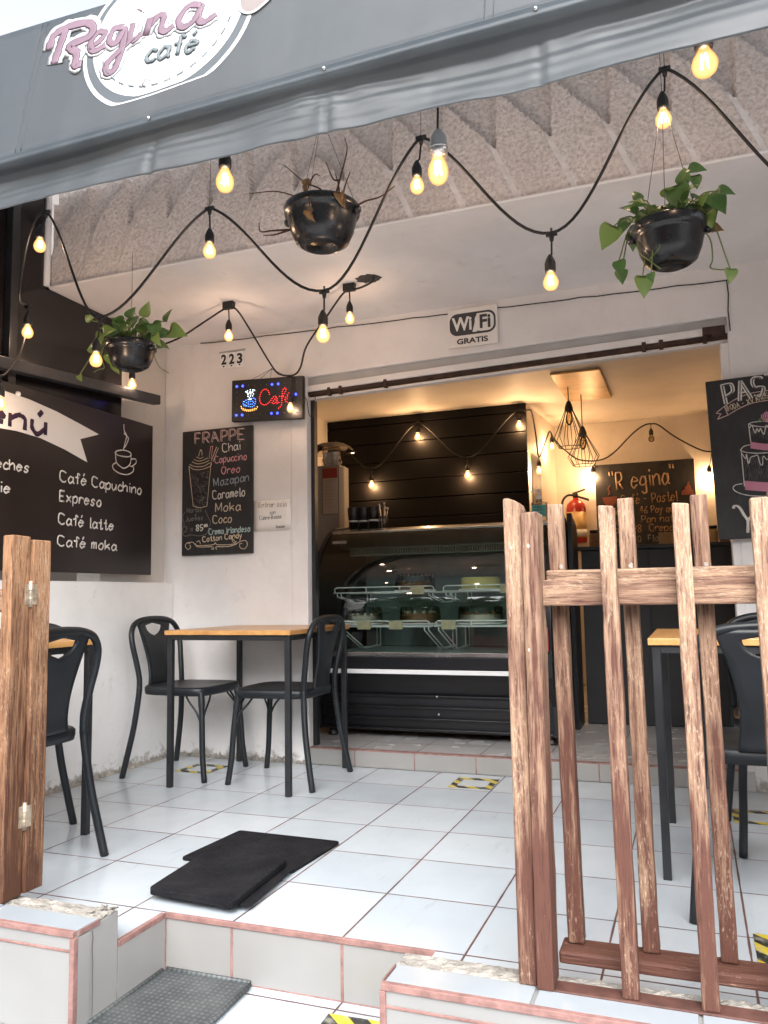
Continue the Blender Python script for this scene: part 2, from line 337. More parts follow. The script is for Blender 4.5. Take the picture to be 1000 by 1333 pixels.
# ------------------------------------------------------------------ building helpers
def wloc(o):
    v = Vector((0, 0, 0))
    while o is not None: v = v + o.location; o = o.parent
    return v
class MB:
    def __init__(s): s.v = []; s.f = []; s.mi = []; s.sm = []
    def add(s, vs, fs, m=0, smooth=False):
        b = len(s.v); s.v += [tuple(x) for x in vs]
        for f in fs: s.f.append(tuple(b+i for i in f)); s.mi.append(m); s.sm.append(smooth)
        return s
    def box(s, x0, x1, y0, y1, z0, z1, m=0):
        return s.add([(x, y, z) for z in (z0, z1) for y in (y0, y1) for x in (x0, x1)],
                     [(0, 2, 3, 1), (4, 5, 7, 6), (0, 1, 5, 4), (2, 6, 7, 3), (0, 4, 6, 2), (1, 3, 7, 5)], m)
    def hexa(s, bot, top, m=0):
        return s.add(list(bot)+list(top), [(3, 2, 1, 0), (4, 5, 6, 7), (0, 1, 5, 4), (1, 2, 6, 5), (2, 3, 7, 6), (3, 0, 4, 7)], m)
    def prism(s, poly, a0, a1, axis='y', m=0):
        """poly in the plane across `axis`; x: (y,z), y: (x,z), z: (x,y)"""
        def p(q, a): return {'x': (a, q[0], q[1]), 'y': (q[0], a, q[1]), 'z': (q[0], q[1], a)}[axis]
        n = len(poly)
        return s.add([p(q, a0) for q in poly]+[p(q, a1) for q in poly],
                     [tuple(range(n)), tuple(range(2*n-1, n-1, -1))]+[(i, i+n, (i+1) % n+n, (i+1) % n) for i in range(n)], m)
    def tube(s, pts, r, n=8, m=0, cap=True, nrm=None, flat=1., closed=False, smooth=True):
        pts = [Vector(p) for p in pts]; N = len(pts)
        rs = r if isinstance(r, (list, tuple)) else [r]*N
        T = []
        for i in range(N):
            a = pts[(i-1) % N] if (closed or i > 0) else pts[i]; b = pts[(i+1) % N] if (closed or i < N-1) else pts[i]
            t = b-a; T.append(t.normalized() if t.length > 1e-9 else Vector((0, 0, 1)))
        ref = Vector(nrm) if nrm else (Vector((0, 0, 1)) if abs(T[0].z) < .9 else Vector((1, 0, 0)))
        vs = []; A = None
        for i in range(N):
            if nrm: B = ref.copy(); side = T[i].cross(B)
            else:
                if A is None: side = T[i].cross(ref)
                else: side = A-T[i]*A.dot(T[i])
                B = None
            if side.length < 1e-8: side = A if A is not None else T[i].orthogonal()
            side.normalize(); A = side
            if B is None: B = side.cross(T[i])
            for k in range(n):
                w = 2*math.pi*k/n; vs.append(pts[i]+side*(rs[i]*math.cos(w))+B*(rs[i]*flat*math.sin(w)))
        fs = []
        for i in range(N if closed else N-1):
            j = (i+1) % N
            for k in range(n): fs.append((i*n+k, i*n+(k+1) % n, j*n+(k+1) % n, j*n+k))
        if cap and not closed: fs += [tuple(range(n-1, -1, -1)), tuple((N-1)*n+k for k in range(n))]
        return s.add(vs, fs, m, smooth)
    def lathe(s, prof, c=(0, 0, 0), n=24, m=0, smooth=True, sx=1., sy=1.):
        vs = []; fs = []
        for r, z in prof:
            for k in range(n): w = 2*math.pi*k/n; vs.append((c[0]+r*sx*math.cos(w), c[1]+r*sy*math.sin(w), c[2]+z))
        for i in range(len(prof)-1):
            for k in range(n): fs.append((i*n+k, i*n+(k+1) % n, (i+1)*n+(k+1) % n, (i+1)*n+k))
        if prof[0][0] > 1e-5: fs.append(tuple(range(n-1, -1, -1)))
        if prof[-1][0] > 1e-5: fs.append(tuple((len(prof)-1)*n+k for k in range(n)))
        return s.add(vs, fs, m, smooth)
    def ball(s, c, r, n=8, m=0, sz=1.):
        return s.lathe([(max(1e-6, r*math.sin(math.pi*i/n)), -r*sz*math.cos(math.pi*i/n)) for i in range(n+1)], c, n*2, m)
    def build(s, name, mats, parent=None, origin=None, bevel=0., seg=2):
        if not isinstance(mats, (list, tuple)): mats = [mats]
        base = wloc(parent) if parent is not None else Vector((0, 0, 0))
        loc = Vector((0, 0, 0))
        if parent is None:
            if origin is None:
                xs = [v[0] for v in s.v]; ys = [v[1] for v in s.v]; zs = [v[2] for v in s.v]
                origin = ((min(xs)+max(xs))/2, (min(ys)+max(ys))/2, min(zs))
            loc = Vector(origin); base = loc
        me = bpy.data.meshes.new(name)
        me.from_pydata([tuple(Vector(v)-base) for v in s.v], [], s.f)
        for mt in mats: me.materials.append(mt)
        me.polygons.foreach_set('material_index', s.mi); me.polygons.foreach_set('use_smooth', s.sm)
        bm = bmesh.new(); bm.from_mesh(me); bmesh.ops.recalc_face_normals(bm, faces=bm.faces); bm.to_mesh(me); bm.free()
        me.update()
        o = bpy.data.objects.new(name, me); COL.objects.link(o); o.location = loc
        if parent is not None: o.parent = parent
        if bevel:
            b = o.modifiers.new('bevel', 'BEVEL'); b.width = bevel; b.segments = seg; b.limit_method = 'ANGLE'; b.angle_limit = R(40)
        return o
def tag(o, label=None, cat=None, group=None, kind=None):
    for k, v in (('label', label), ('category', cat), ('group', group), ('kind', kind)):
        if v: o[k] = v
    return o
def thing(name, loc, label, cat, group=None, rz=0.):
    o = bpy.data.objects.new(name, None); COL.objects.link(o); o.location = loc; o.rotation_euler.z = rz
    o.empty_display_size = .1
    return tag(o, label, cat, group)
def kids(o): return [c for c in bpy.data.objects if c.parent == o]
def copy_tree(o, parent=None):
    c = o.copy(); COL.objects.link(c)
    if parent is not None: c.parent = parent
    for ch in kids(o): copy_tree(ch, c)
    return c
def spline(P, k=5, closed=False):
    P = [Vector(p) for p in P]
    if len(P) < 3: return P
    out = []; N = len(P); rng = range(N if closed else N-1)
    for i in rng:
        p1, p2 = P[i], P[(i+1) % N]
        p0 = P[(i-1) % N] if (closed or i > 0) else p1*2-p2
        p3 = P[(i+2) % N] if (closed or i < N-2) else p2*2-p1
        for j in range(k):
            t = j/k
            out.append(.5*((2*p1)+(p2-p0)*t+(2*p0-5*p1+4*p2-p3)*t*t+(3*p1-p0-3*p2+p3)*t**3))
    if not closed: out.append(P[-1])
    return out

# ------------------------------------------------------------------ a single-stroke hand for painted and chalked writing
GL = {'a': '5 4728170513234548|484453', 'b': '5 0b03|0628384745331304', 'c': '4 4728170513233344', 'd': '5 4b43|4728170513233345', 'e': '5 0646472817051323344 4',
 'f': '4 4a3b2b2923|0838', 'g': '5 4728170514244547|4841302011', 'h': '5 0b03|0628384743', 'i': '2 1813|1a1b', 'j': '3 28211001|2a2b', 'k': '5 0b03|48053 543', 'l': '2 1b141323',
 'm': '5 0803|0618282723|2638484743', 'n': '5 0803|0628384743', 'o': '5 281705132333454738 28', 'p': '5 0800|0628384745331304', 'q': '5 4728170513233345|4840', 'r': '4 0803|0518283847',
 's': '5 47382817163534231304', 't': '4 2b24233344|0838', 'u': '5 0805132346|4843', 'v': '5 0823|2348', 'w': '6 0813|1327|2733|3358', 'x': '5 0843|4803', 'y': '5 0824|48100 0', 'z': '5 0848|4803|0343',
 'A': '6 032b|2b53|1646', 'B': '6 0b03|0b2b3a382707|27374634230 3', 'C': '6 5a3b1b090514234354', 'D': '6 0b03|0b2b4957452303', 'E': '5 0b03|0b4b|0737|0343', 'F': '5 0b03|0b4b|0737',
 'G': '6 5a3b1b090514234355|5737', 'I': '2 1b13', 'J': '4 3b3523130 4', 'K': '5 0b03|4b07|0743', 'L': '5 0b03|0343', 'M': '7 030b|0b34|346b|6b63', 'N': '6 030b|0b53|535b', 'O': '6 2b1a07143344575a3b2b',
 'P': '5 0b03|0b3b4a483706', 'R': '5 0b03|0b3b4a483706|2643', 'S': '5 4a3b1b0a0817374634231304', 'T': '6 0b6b|3b33', 'U': '6 0b0513334 55b', 'V': '6 0b33|336b', 'X': '6 0b53|5b03', 'Y': '6 0b37|6b37|3733',
 'W': '8 0b23|234a|4a63|638b', 'H': '6 0b03|5b53|0757', '0': '5 2b1a0714233345483a2b', '1': '3 092b|2b23', '2': '5 091b3b494703|0343', '3': '5 0a1b3b493827|27374634231304', '4': '5 3b06|0656|3b33', '5': '5 4b1b|1b07|07374634231304',
 '6': '5 4b1704133344361605', '7': '5 0b4b|4b13', '8': '5 27384a2b0a1827|27051323334527', '9': '5 4728180a2b3a4947|4723', '.': '2 1314', '-': '5 0737', '"': '3 0c0a|2c2a', ' ': '3 '}
DIA = {'é': ('e', '2a3c'), 'á': ('a', '2a3c'), 'ú': ('u', '2a3c'), 'Ñ': ('N', '1c2d3c4d'), 'ñ': ('n', '1a2b2a3b')}
def glyph(ch):
    extra = None
    if ch in DIA: ch, extra = DIA[ch]
    w, b = GL[ch].split(' ', 1); b = b.replace(' ', '')
    st = [x for x in b.split('|') if x]
    if extra: st.append(extra)
    return int(w), [[(int(q[i], 36), int(q[i+1], 36)-3) for i in range(0, len(q), 2)] for q in st]
def text_strokes(txt, a, b, cap, jit=.0, slant=0.):
    """strokes of `txt` in board coordinates, from baseline point a to b, capital height `cap`"""
    items = []; x = 0.
    for ch in txt:
        w, st = glyph(ch)
        for q in st: items.append([(x+px, py) for px, py in q])
        x += w+.9
    x -= .9
    L = math.hypot(b[0]-a[0], b[1]-a[1]); ux, uy = (b[0]-a[0])/L, (b[1]-a[1])/L
    kx = L/x; ky = cap/8
    out = []
    for q in items:
        jx, jy = rnd.uniform(-jit, jit), rnd.uniform(-jit, jit)
        out.append([(a[0]+ux*((px+jx)*kx+slant*py*ky)-uy*(py+jy)*ky, a[1]+uy*((px+jx)*kx)+ux*(py+jy)*ky) for px, py in q])
    return out
class Board:
    """marks drawn on a flat board: board point (h,v) -> O + h*Ru + v*Uu, lifted along N"""
    def __init__(s, O, Ru, Uu):
        s.O, s.Ru, s.Uu = Vector(O), Vector(Ru), Vector(Uu); s.N = s.Ru.cross(s.Uu).normalized(); s.mb = MB(); s.mats = []; s.lift = .0022
    def p(s, q, e=0.): return s.O+s.Ru*q[0]+s.Uu*q[1]+s.N*(s.lift+e)
    def mi(s, m):
        if m not in s.mats: s.mats.append(m)
        return s.mats.index(m)
    def stroke(s, q, r, m, k=4, e=0., closed=False, n=6, flat=.35):
        P = spline([(a, b, 0) for a, b in q], k, closed) if len(q) > 2 else [Vector((a, b, 0)) for a, b in q]
        e += rnd.uniform(0, .0004)
        rs = [r*rnd.uniform(.82, 1.15) for _ in P]
        s.mb.tube([s.p((v.x, v.y), e) for v in P], rs, n, s.mi(m), nrm=s.N, flat=flat, closed=closed)
    def text(s, txt, a, b, cap, r, m, jit=.25, slant=0., e=0., k=4):
        for q in text_strokes(txt, a, b, cap, jit, slant): s.stroke(q, r, m, k, e)
    def outline_text(s, txt, a, b, cap, r, m, r2, m2, jit=0., slant=0., flat=.35):
        for q in text_strokes(txt, a, b, cap, jit, slant):
            s.stroke(q, r2, m2, 4, 0, flat=.12); s.stroke(q, r, m, 4, r2*.12+.0006, flat=.2)
    def poly(s, q, m, e=0., t=.0012):
        n = len(q); lo = [s.p(x, e-t) for x in q]; hi = [s.p(x, e) for x in q]
        s.mb.add(lo+hi, [tuple(range(n)), tuple(range(2*n-1, n-1, -1))]+[(i, i+n, (i+1) % n+n, (i+1) % n) for i in range(n)], s.mi(m))
    def build(s, name, parent): return s.mb.build(name, s.mats, parent) if s.mb.v else None
def arc(cx, cy, rx, ry, a0, a1, n=24): return [(cx+rx*math.cos(R(a0+(a1-a0)*i/n)), cy+ry*math.sin(R(a0+(a1-a0)*i/n))) for i in range(n+1)]
def rrect(x0, x1, y0, y1, r, n=6):
    out = []
    for cx, cy, a in ((x1-r, y1-r, 0), (x0+r, y1-r, 90), (x0+r, y0+r, 180), (x1-r, y0+r, 270)):
        out += [(cx+r*math.cos(R(a+90*i/n)), cy+r*math.sin(R(a+90*i/n))) for i in range(n+1)]
    return out
def font_mesh(name, txt, size, O, Ru, Uu, mat, parent, offset=0., width=None, extr=.0006, shear=0.):
    """printed lettering (built-in typeface), turned into a mesh"""
    cu = bpy.data.curves.new(name, 'FONT'); cu.body = txt; cu.size = size; cu.offset = offset; cu.extrude = extr; cu.shear = shear; cu.resolution_u = 4
    ob = bpy.data.objects.new(name, cu); COL.objects.link(ob)
    dg = bpy.context.evaluated_depsgraph_get(); me = bpy.data.meshes.new_from_object(ob.evaluated_get(dg)); bpy.data.objects.remove(ob)
    O, Ru, Uu = Vector(O), Vector(Ru).normalized(), Vector(Uu).normalized(); N = Ru.cross(Uu)
    xs = [v.co.x for v in me.vertices]; k = width/(max(xs)-min(xs)) if width else 1.; x0 = min(xs)
    base = wloc(parent)
    for v in me.vertices:
        c = v.co.copy(); v.co = O+Ru*((c.x-x0)*k)+Uu*c.y+N*(c.z+.001)-base
    me.materials.clear(); me.materials.append(mat)
    o = bpy.data.objects.new(name, me); COL.objects.link(o); o.parent = parent; return o

# ------------------------------------------------------------------ the setting
S = .335
XL, YB = -1.63, 2.01               # left side and back wall of the terrace
ZW = .0875                         # top of the low front walls
mb = MB(); mb.box(-1.8, 2.8, 0, YB, -.14, 0); mb.box(-1.8, -.22, -.215, 0, -.14, 0); mb.box(.594, 2.8, -.215, 0, -.14, 0)
# the slab as one sheet with a notch for the entry step
mb = MB(); mb.prism([(-1.8, -.215), (-.222, -.215), (-.222, 0), (.594, 0), (.594, -.215), (2.8, -.215), (2.8, YB), (-1.8, YB)], -.30, 0, 'z')
tag(mb.build('terrace_floor', M['tile']), kind='structure')
mb = MB(); mb.box(-3.2, 4.2, -1.05, -.004, -.34, -.16); tag(mb.build('landing', M['tile_low']), kind='structure')
mb = MB(); mb.box(-40, 40, -3.4, -1.054, -.6, -.33); tag(mb.build('pavement', M['concrete']), kind='structure')
mb = MB(); mb.box(-60, 60, -40, -3.4, -.8, -.47); tag(mb.build('road', M['asphalt']), kind='structure')
mb = MB(); mb.box(-1.64, 2.7, YB+.002, 5.3, -.2, .088); tag(mb.build('shop_floor', M['tile_shop']), kind='structure')
mb = MB(); mb.add([(-200, -200, -.82), (200, -200, -.82), (200, 200, -.82), (-200, 200, -.82)], [(0, 1, 2, 3)]); tag(mb.build('ground', M['concrete']), kind='structure')

# entry step: tile facing with pink grout
st = thing('entry_step', (.186, 0, -.16), 'white tiled riser of the entry step with pink grout joints', 'step')
mb = MB(); mb.box(-.222, .594, -.006, -.001, -.16, -.012); mb.build('riser', M['riser'], st, bevel=.002)
mb = MB()
mb.box(-.222, .594, -.011, -.0005, -.013, .0025)
for x in (.0, .335): mb.box(x-.004, x+.004, -.0085, -.003, -.158, -.0135)
mb.box(-.222, .594, -.0085, -.004, -.161, -.157)
mb.build('grout_joint', M['grout'], st, bevel=.002)
mb = MB(); mb.box(-.2215, -.2175, -.216, -.0065, -.16, -.012); mb.build('side_tile', M['riser'], st)
mb = MB(); mb.box(-.232, -.2165, -.216, -.0115, -.013, .0025); mb.box(-.2215, -.2165, -.0135, -.006, -.16, -.0135); mb.build('grout_joint', M['grout'], st, bevel=.002)
# shop step
st = thing('shop_step', (.37, YB, 0), 'low white tiled step up into the shop below the display cooler', 'step')
mb = MB(); xs = [-.74, -.475, -.14, .187, .458, .79, 1.125, 1.43]
for a, b in zip(xs, xs[1:]): mb.box(a+.003, b-.003, YB-.006, YB+.001, .002, .084)
mb.build('riser', M['riser'], st, bevel=.002)
mb = MB(); mb.box(-.74, 1.43, YB-.003, YB+.0012, .0015, .0845); mb.box(-.74, 1.43, YB-.0072, YB+.03, .0845, .0905)
mb.build('grout_joint', M['grout'], st)

def low_wall(x0, x1, end, label):
    t = thing('tiled_low_wall', ((x0+x1)/2, -.3, -.33), label, 'low wall', 'low tiled walls at the front of the terrace')
    mb = MB(); mb.box(x0, x1, -.383, -.217, -.33, ZW-.005); mb.build('wall', M['riser'], t, bevel=.004)
    # cap tiles towards the street, chipped mortar along the back edge
    mb = MB(); x = x0
    n = max(1, round((x1-x0)/.335)); w = (x1-x0)/n
    for i in range(n): mb.box(x0+i*w+.004, x0+(i+1)*w-.004, -.374, -.292, ZW-.006, ZW)
    mb.build('cap_tile', M['captile'], t, bevel=.002)
    # uneven mortar bed
    mb = MB(); nx = int((x1-x0)/.012); ny = 7; vs = []; fs = []
    for j in range(ny+1):
        for i in range(nx+1):
            e = 1. if 0 < j < ny else 0.
            vs.append((x0+(x1-x0)*i/nx, -.291+.076*j/ny+rnd.uniform(-.003, .003)*(0 < j), ZW-.004+rnd.uniform(-.002, .0045)*e-.004*(j == ny)))
    for j in range(ny):
        for i in range(nx): fs.append((j*(nx+1)+i, j*(nx+1)+i+1, (j+1)*(nx+1)+i+1, (j+1)*(nx+1)+i))
    mb.add(vs, fs, 0, False); mb.build('mortar', M['mortar'], t)
    mb = MB()
    mb.box(x0, x1, -.389, -.3735, ZW-.014, ZW+.001)                         # top front edge
    mb.box(x0, x1, -.386, -.382, ZW-.050, ZW-.043)
    xe = x0 if end < 0 else x1
    mb.box(xe-.010 if end > 0 else xe-.004, xe+.004 if end > 0 else xe+.010, -.3885, -.372, -.33, ZW-.0145)
    mb.box(min(xe, xe+end*.004), max(xe, xe+end*.004), -.371, -.292, ZW-.014, ZW+.0005)
    x = xe-end*.335
    while x0 < x < x1: mb.box(x-.004, x+.004, -.386, -.382, -.33, ZW-.0505); x -= end*.335
    mb.build('grout_joint', M['grout'], t, bevel=.002)
    return t
tl = low_wall(-1.80, -.218, 1, 'low white tiled wall with a broken corner on the left of the entry step')
low_wall(.594, 2.8, -1, 'low white tiled wall under the slatted brown fence on the right')
# broken inner corner of the left wall: a ragged lump of render and a crack
mb = MB()
for i in range(26):
    a = rnd.uniform(0, .075); c = Vector((-.222-rnd.uniform(0, .05), -.29+a, ZW-.004+rnd.uniform(0, .006))); s = rnd.uniform(.006, .015)
    mb.add([c+Vector((rnd.uniform(-s, s), rnd.uniform(-s, s), rnd.uniform(-s, s)*.6)) for _ in range(5)], [(0, 1, 2), (0, 2, 3), (0, 3, 4), (1, 2, 3), (1, 3, 4)])
mb.build('mortar', M['mortar'], tl)
mb = MB(); mb.tube([(-.2168, -.318+.0015*i/3+rnd.uniform(-.0022, .0022), ZW-.02-.02*i) for i in range(13)], [.0012-.00007*i for i in range(13)], 5); mb.build('crack', M['crack'], tl)
mb = MB(); mb.prism([(-.372, -.30), (-.372, ZW-.015), (-.33, ZW-.016), (-.328, -.30)], -.2185, -.2145, 'x'); mb.build('end_tile', M['riser'], tl)

# ------------------------------------------------------------------ building
cb = thing('cafe_building', (.4, YB, 0), 'white painted cafe building with a pitted stucco fascia and a wide shop opening', 'building')
XO0, XO1 = -.745, 1.47
mb = MB()
mb.prism([(-1.72, -.2), (XO0, -.2), (XO0, 2.150), (XO1, 2.195), (XO1, -.2), (2.75, -.2), (2.75, 2.45), (-1.72, 2.45)], YB, YB+.13, 'y')
mb.build('front_wall', M['wall'], cb, bevel=.004)
# pillar at the far end of the left side
mb = MB(); mb.box(-1.86, -1.70, 1.45, YB-.002, -.2, 2.45); mb.build('pillar', M['wall_rough'], cb, bevel=.006)
# lintel trim: grey strip, white strip, rusty shutter rail
def slant(x0, x1, y0, y1, za, zb, h):     # a bar along the lintel, its underside rising from za to zb
    return MB().prism([(x0, za), (x1, zb), (x1, zb+h), (x0, za+h)], y0, y1, 'y')
slant(XO0, XO1, YB+.025, YB+.10, 2.105, 2.150, .05).build('lintel_strip', M['greystrip'], cb, bevel=.003)
slant(XO0, XO1, YB+.004, YB+.06, 2.065, 2.118, .036).build('lintel_strip', M['wall'], cb, bevel=.003)
mb = slant(XO0, XO1, YB+.012, YB+.05, 2.043, 2.097, .021)
for x in (-.62, -.55, -.28, 1.08, 1.16, 1.36): mb.box(x, x+.02, YB+.002, YB+.03, 2.03+.0245*(x+.745), 2.075+.0245*(x+.745))
mb.build('shutter_rail', M['rust'], cb, bevel=.002)
slant(XO0, XO1, YB+.03, YB+.075, 2.024, 2.078, .012).build('lintel_strip', M['wall'], cb)
mb = MB(); mb.box(1.36, 1.46, YB-.02, YB+.03, 2.115, 2.15); mb.box(1.40, 1.45, YB-.025, YB+.02, 2.10, 2.118); mb.build('rail_bracket', M['rust'], cb, bevel=.003)
mb = MB(); mb.box(1.435, XO1+.002, YB+.004, YB+.13, -.1, 2.07); mb.build('door_jamb', M['wall'], cb, bevel=.004)
mb = MB(); mb.box(XO0-.004, XO0+.022, YB+.05, YB+.09, .09, 2.03); mb.build('shutter_guide', M['steel'], cb)
mb = MB(); mb.box(XO0-.10, XO0+.002, YB-.006, YB+.04, .0, 2.10); mb.build('door_jamb', M['wall'], cb, bevel=.006)
# wire clipped along the top of the wall
mb = MB(); P = []
for i in range(40): x = -1.45+2.93*i/39; P.append((x, YB-.008, 2.437-.0225*(x+1.45)-(.004 if i % 6 else 0)+rnd.uniform(-.001, .001)))
mb.tube(P, .0028, 6); mb.tube([(1.48, YB-.006, 2.372), (1.484, YB-.006, 2.30), (1.478, YB-.006, 2.22), (1.482, YB-.006, 2.12)], .003, 6); mb.build('wall_wire', M['wire'], cb)
mb = MB(); mb.box(-1.75, 2.75, .99, YB+.13, 2.441, 2.62); mb.build('soffit', M['soffit'], cb)
mb = MB(); mb.add([(-.30, 1.5, 2.4395), (.2, 1.5, 2.4395)], []) if False else None
mb = MB()
hole = [(-.145+.062*math.cos(R(15*i))*(1+.12*math.sin(i*1.9)), 1.475+.05*math.sin(R(15*i))*(1+.15*math.cos(i*2.3)), 2.4375) for i in range(24)]
mb.add(hole+[(x, y, 2.4400) for x, y, z in hole], [tuple(range(24)), tuple(range(47, 23, -1))]+[(i, i+24, (i+1) % 24+24, (i+1) % 24) for i in range(24)]); mb.build('ceiling_hole', M['ink'], cb)
# stucco fascia with slanted ribs and pointed notches
def fascia_depth(x, z):
    per = .222
    if x < -.19: u = (x-.40*(z-2.44)+1.728)/per; s = 1
    else: u = -(x+.42*(z-2.44)-.040)/per; s = -1
    fr = u-math.floor(u)
    d = -.013*(fr/.13 if fr < .13 else (1-fr)/.87)
    if z > 2.69:
        dist = min(fr, 1-fr)*per if True else 0
        hw = (z-2.69)*.46
        dd = (fr if fr < .5 else fr-1)*per
        if abs(dd) < hw: d = .028
    return d
x0, x1, z0, z1 = -1.64, 2.75, 2.44, 3.1; nz = 60; XM = -.19
mb = MB()
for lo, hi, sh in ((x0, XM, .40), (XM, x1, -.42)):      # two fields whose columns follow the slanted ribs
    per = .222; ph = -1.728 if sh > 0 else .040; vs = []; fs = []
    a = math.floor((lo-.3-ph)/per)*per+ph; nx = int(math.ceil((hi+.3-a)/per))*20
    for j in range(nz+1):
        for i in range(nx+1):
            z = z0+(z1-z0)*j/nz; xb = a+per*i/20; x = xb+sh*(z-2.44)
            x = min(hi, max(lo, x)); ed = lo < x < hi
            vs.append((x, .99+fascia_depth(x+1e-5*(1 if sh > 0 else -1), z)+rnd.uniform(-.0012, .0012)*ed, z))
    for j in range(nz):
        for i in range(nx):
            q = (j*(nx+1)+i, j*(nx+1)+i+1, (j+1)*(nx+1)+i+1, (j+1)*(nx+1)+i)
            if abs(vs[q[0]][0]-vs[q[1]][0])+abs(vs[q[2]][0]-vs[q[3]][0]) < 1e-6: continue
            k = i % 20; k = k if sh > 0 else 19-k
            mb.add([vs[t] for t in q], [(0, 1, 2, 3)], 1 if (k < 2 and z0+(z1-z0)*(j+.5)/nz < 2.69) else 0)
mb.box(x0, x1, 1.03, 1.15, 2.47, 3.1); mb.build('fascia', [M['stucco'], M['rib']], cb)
mb = MB(); mb.box(x0, x1, .962, .988, 2.436, 2.448); mb.build('drip_edge', M['soffit'], cb, bevel=.004)
mb = MB(); mb.box(-1.75, 2.75, .99, 5.6, 3.1, 3.16); mb.build('roof', M['roofing'], cb)
mb = MB(); mb.box(-1.75, 2.75, 5.302, 5.45, -.2, 3.1); mb.box(-1.76, -1.642, 2.142, 5.3, -.2, 3.1); mb.box(2.65, 2.76, 2.142, 5.3, -.2, 3.1); mb.build('inside_wall', M['wall_in'], cb)
mb = MB(); mb.box(-1.642, 2.65, 2.142, 5.301, 2.41, 2.52); mb.build('inside_ceiling', M['wall_in'], cb)
mb = MB(); mb.prism([(.085, 4.262), (.148, 5.30), (.0, 5.30), (-.05, 4.262)], .09, 2.409, 'z'); mb.build('partition', M['wall_in'], cb, bevel=.003)
mb = MB(); mb.prism([(.10, 4.36), (.104, 4.43), (.118, 4.66), (.112, 4.66)], 1.35, 2.02, 'z'); mb.build('wall_slot', M['ink'], cb)
mb = MB()
z = .10; k = 0
while z < 2.39:
    h = min(.155, 2.405-z); mb.box(-1.641, .088, 4.236+.002*(k % 2), 4.262, z+.004, z+h); z += .16; k += 1
mb.box(-1.641, .084, 4.262, 4.29, .09, 2.408); mb.build('slat_cladding', M['slats'], cb, bevel=.002)
mb = MB(); mb.box(.41, .745, 3.44, 4.30, 2.392, 2.4095); mb.build('ceiling_panel', M['gold'], cb, bevel=.004)
# side wall on the right, outside the picture
mb = MB(); mb.box(2.62, 2.75, -.21, YB-.002, -.2, 2.44); mb.build('side_wall', M['wall'], cb)

# left side: low wall, black sheets on a steel frame, neighbour's wall beyond
sw = thing('terrace_side_wall', (-1.72, .8, 0), 'waist high white wall along the left side of the terrace', 'wall')
mb = MB(); mb.box(-1.79, XL, -.21, YB-.003, -.2, 1.0); mb.build('wall', M['wall_low'], sw, bevel=.008, seg=3)
mb = MB()
vs = []; fs = []; n = 160
for i in range(n+1):
    y = -.2+2.2*i/n; w = .012+.016*max(0, rnd.gauss(.4, .3)); h = .010+.02*max(0, rnd.gauss(.4, .4))
    vs += [(XL-.002, y, h+.004), (XL+w*.5, y, h*.6), (XL+w, y, .0012)]
for i in range(n): fs += [(i*3, i*3+1, i*3+4, i*3+3), (i*3+1, i*3+2, i*3+5, i*3+4)]
mb.add(vs, fs); mb.build('mortar_fillet', M['mortar'], sw)
mb = MB(); vs = []; fs = []; n = 70
for i in range(n+1):
    x = -1.62+.87*i/n; w = .008+.012*max(0, rnd.gauss(.4, .3)); h = .012+.022*max(0, rnd.gauss(.4, .4))
    vs += [(x, YB+.002, h+.004), (x, YB-w*.5, h*.6), (x, YB-w, .0012)]
for i in range(n): fs += [(i*3, i*3+1, i*3+4, i*3+3), (i*3+1, i*3+2, i*3+5, i*3+4)]
mb.add(vs, fs); mb.build('mortar_fillet', M['mortar'], cb)
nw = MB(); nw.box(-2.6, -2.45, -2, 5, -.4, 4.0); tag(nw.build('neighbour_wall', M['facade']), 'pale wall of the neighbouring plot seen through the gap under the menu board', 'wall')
bs = thing('black_screen', (-1.65, .6, 1.0), 'glossy black sheet screen above the menu board with a dark steel beam across it', 'screen')
mb = MB(); mb.box(-1.662, -1.650, .44, 1.535, 1.78, 2.438); mb.box(-1.662, -1.650, -.35, .985, 2.4385, 3.05); mb.box(-1.662, -1.650, -.35, .435, 1.05, 2.438); mb.build('sheet', M['sheet'], bs)
mb = MB(); mb.hexa([(-1.605, -.30, 1.868), (-1.555, -.30, 1.868), (-1.555, 1.76, 2.018), (-1.605, 1.76, 2.018)], [(-1.605, -.30, 1.922), (-1.555, -.30, 1.922), (-1.555, 1.76, 2.072), (-1.605, 1.76, 2.072)]); mb.build('beam', M['beamsteel'], bs, bevel=.003)
mb = MB(); mb.box(-1.6485, -1.607, .70, .745, 1.86, 3.0); mb.build('post', M['steel'], bs, bevel=.003)
mb = MB(); mb.ball((-1.60, .752, 1.852), .013, 6); mb.build('screw_cap', M['white'], bs)
mb = MB(); mb.tube([(-1.644, .955, 2.445), (-1.644, .955, 3.05)], .017, 10); mb.build('white_pipe', M['white'], cb)

# ------------------------------------------------------------------ awning
A78 = R(78); adir = Vector((0, math.cos(A78), math.sin(A78)))
AO = Vector((0, -.30, 2.22)); AX0, AX1 = -1.95, 2.95
def fold_z(x): return .013*(x+.075)          # the front bar rises slightly to the right
aw = thing('awning', (.4, -.3, 2.05), 'grey vinyl awning with the round cafe badge on its front', 'awning')
def aw_sheet(rows, nx=150, t=.004):
    vs = []; fs = []; n = nx+1
    for row in rows:
        for i in range(n):
            x = AX0+(AX1-AX0)*i/nx; vs.append(row(x))
    m = len(rows)
    for j in range(m-1):
        for i in range(nx): fs.append((j*n+i, j*n+i+1, (j+1)*n+i+1, (j+1)*n+i))
    return vs, fs
def cover(s):
    def f(x):
        q = AO+adir*(s+fold_z(x))+Vector((x, 0, 0))
        q.y += .006*math.sin(x*2.1+.6)*math.sin(s*5.5) + .012*(s/.55)*math.sin(x*1.3)
        if s > .5: q.z -= .012*math.sin(x*2.7+1.)
        return q
    return f
def tuck(x): return Vector((x, -.3135, 2.231+fold_z(x)))
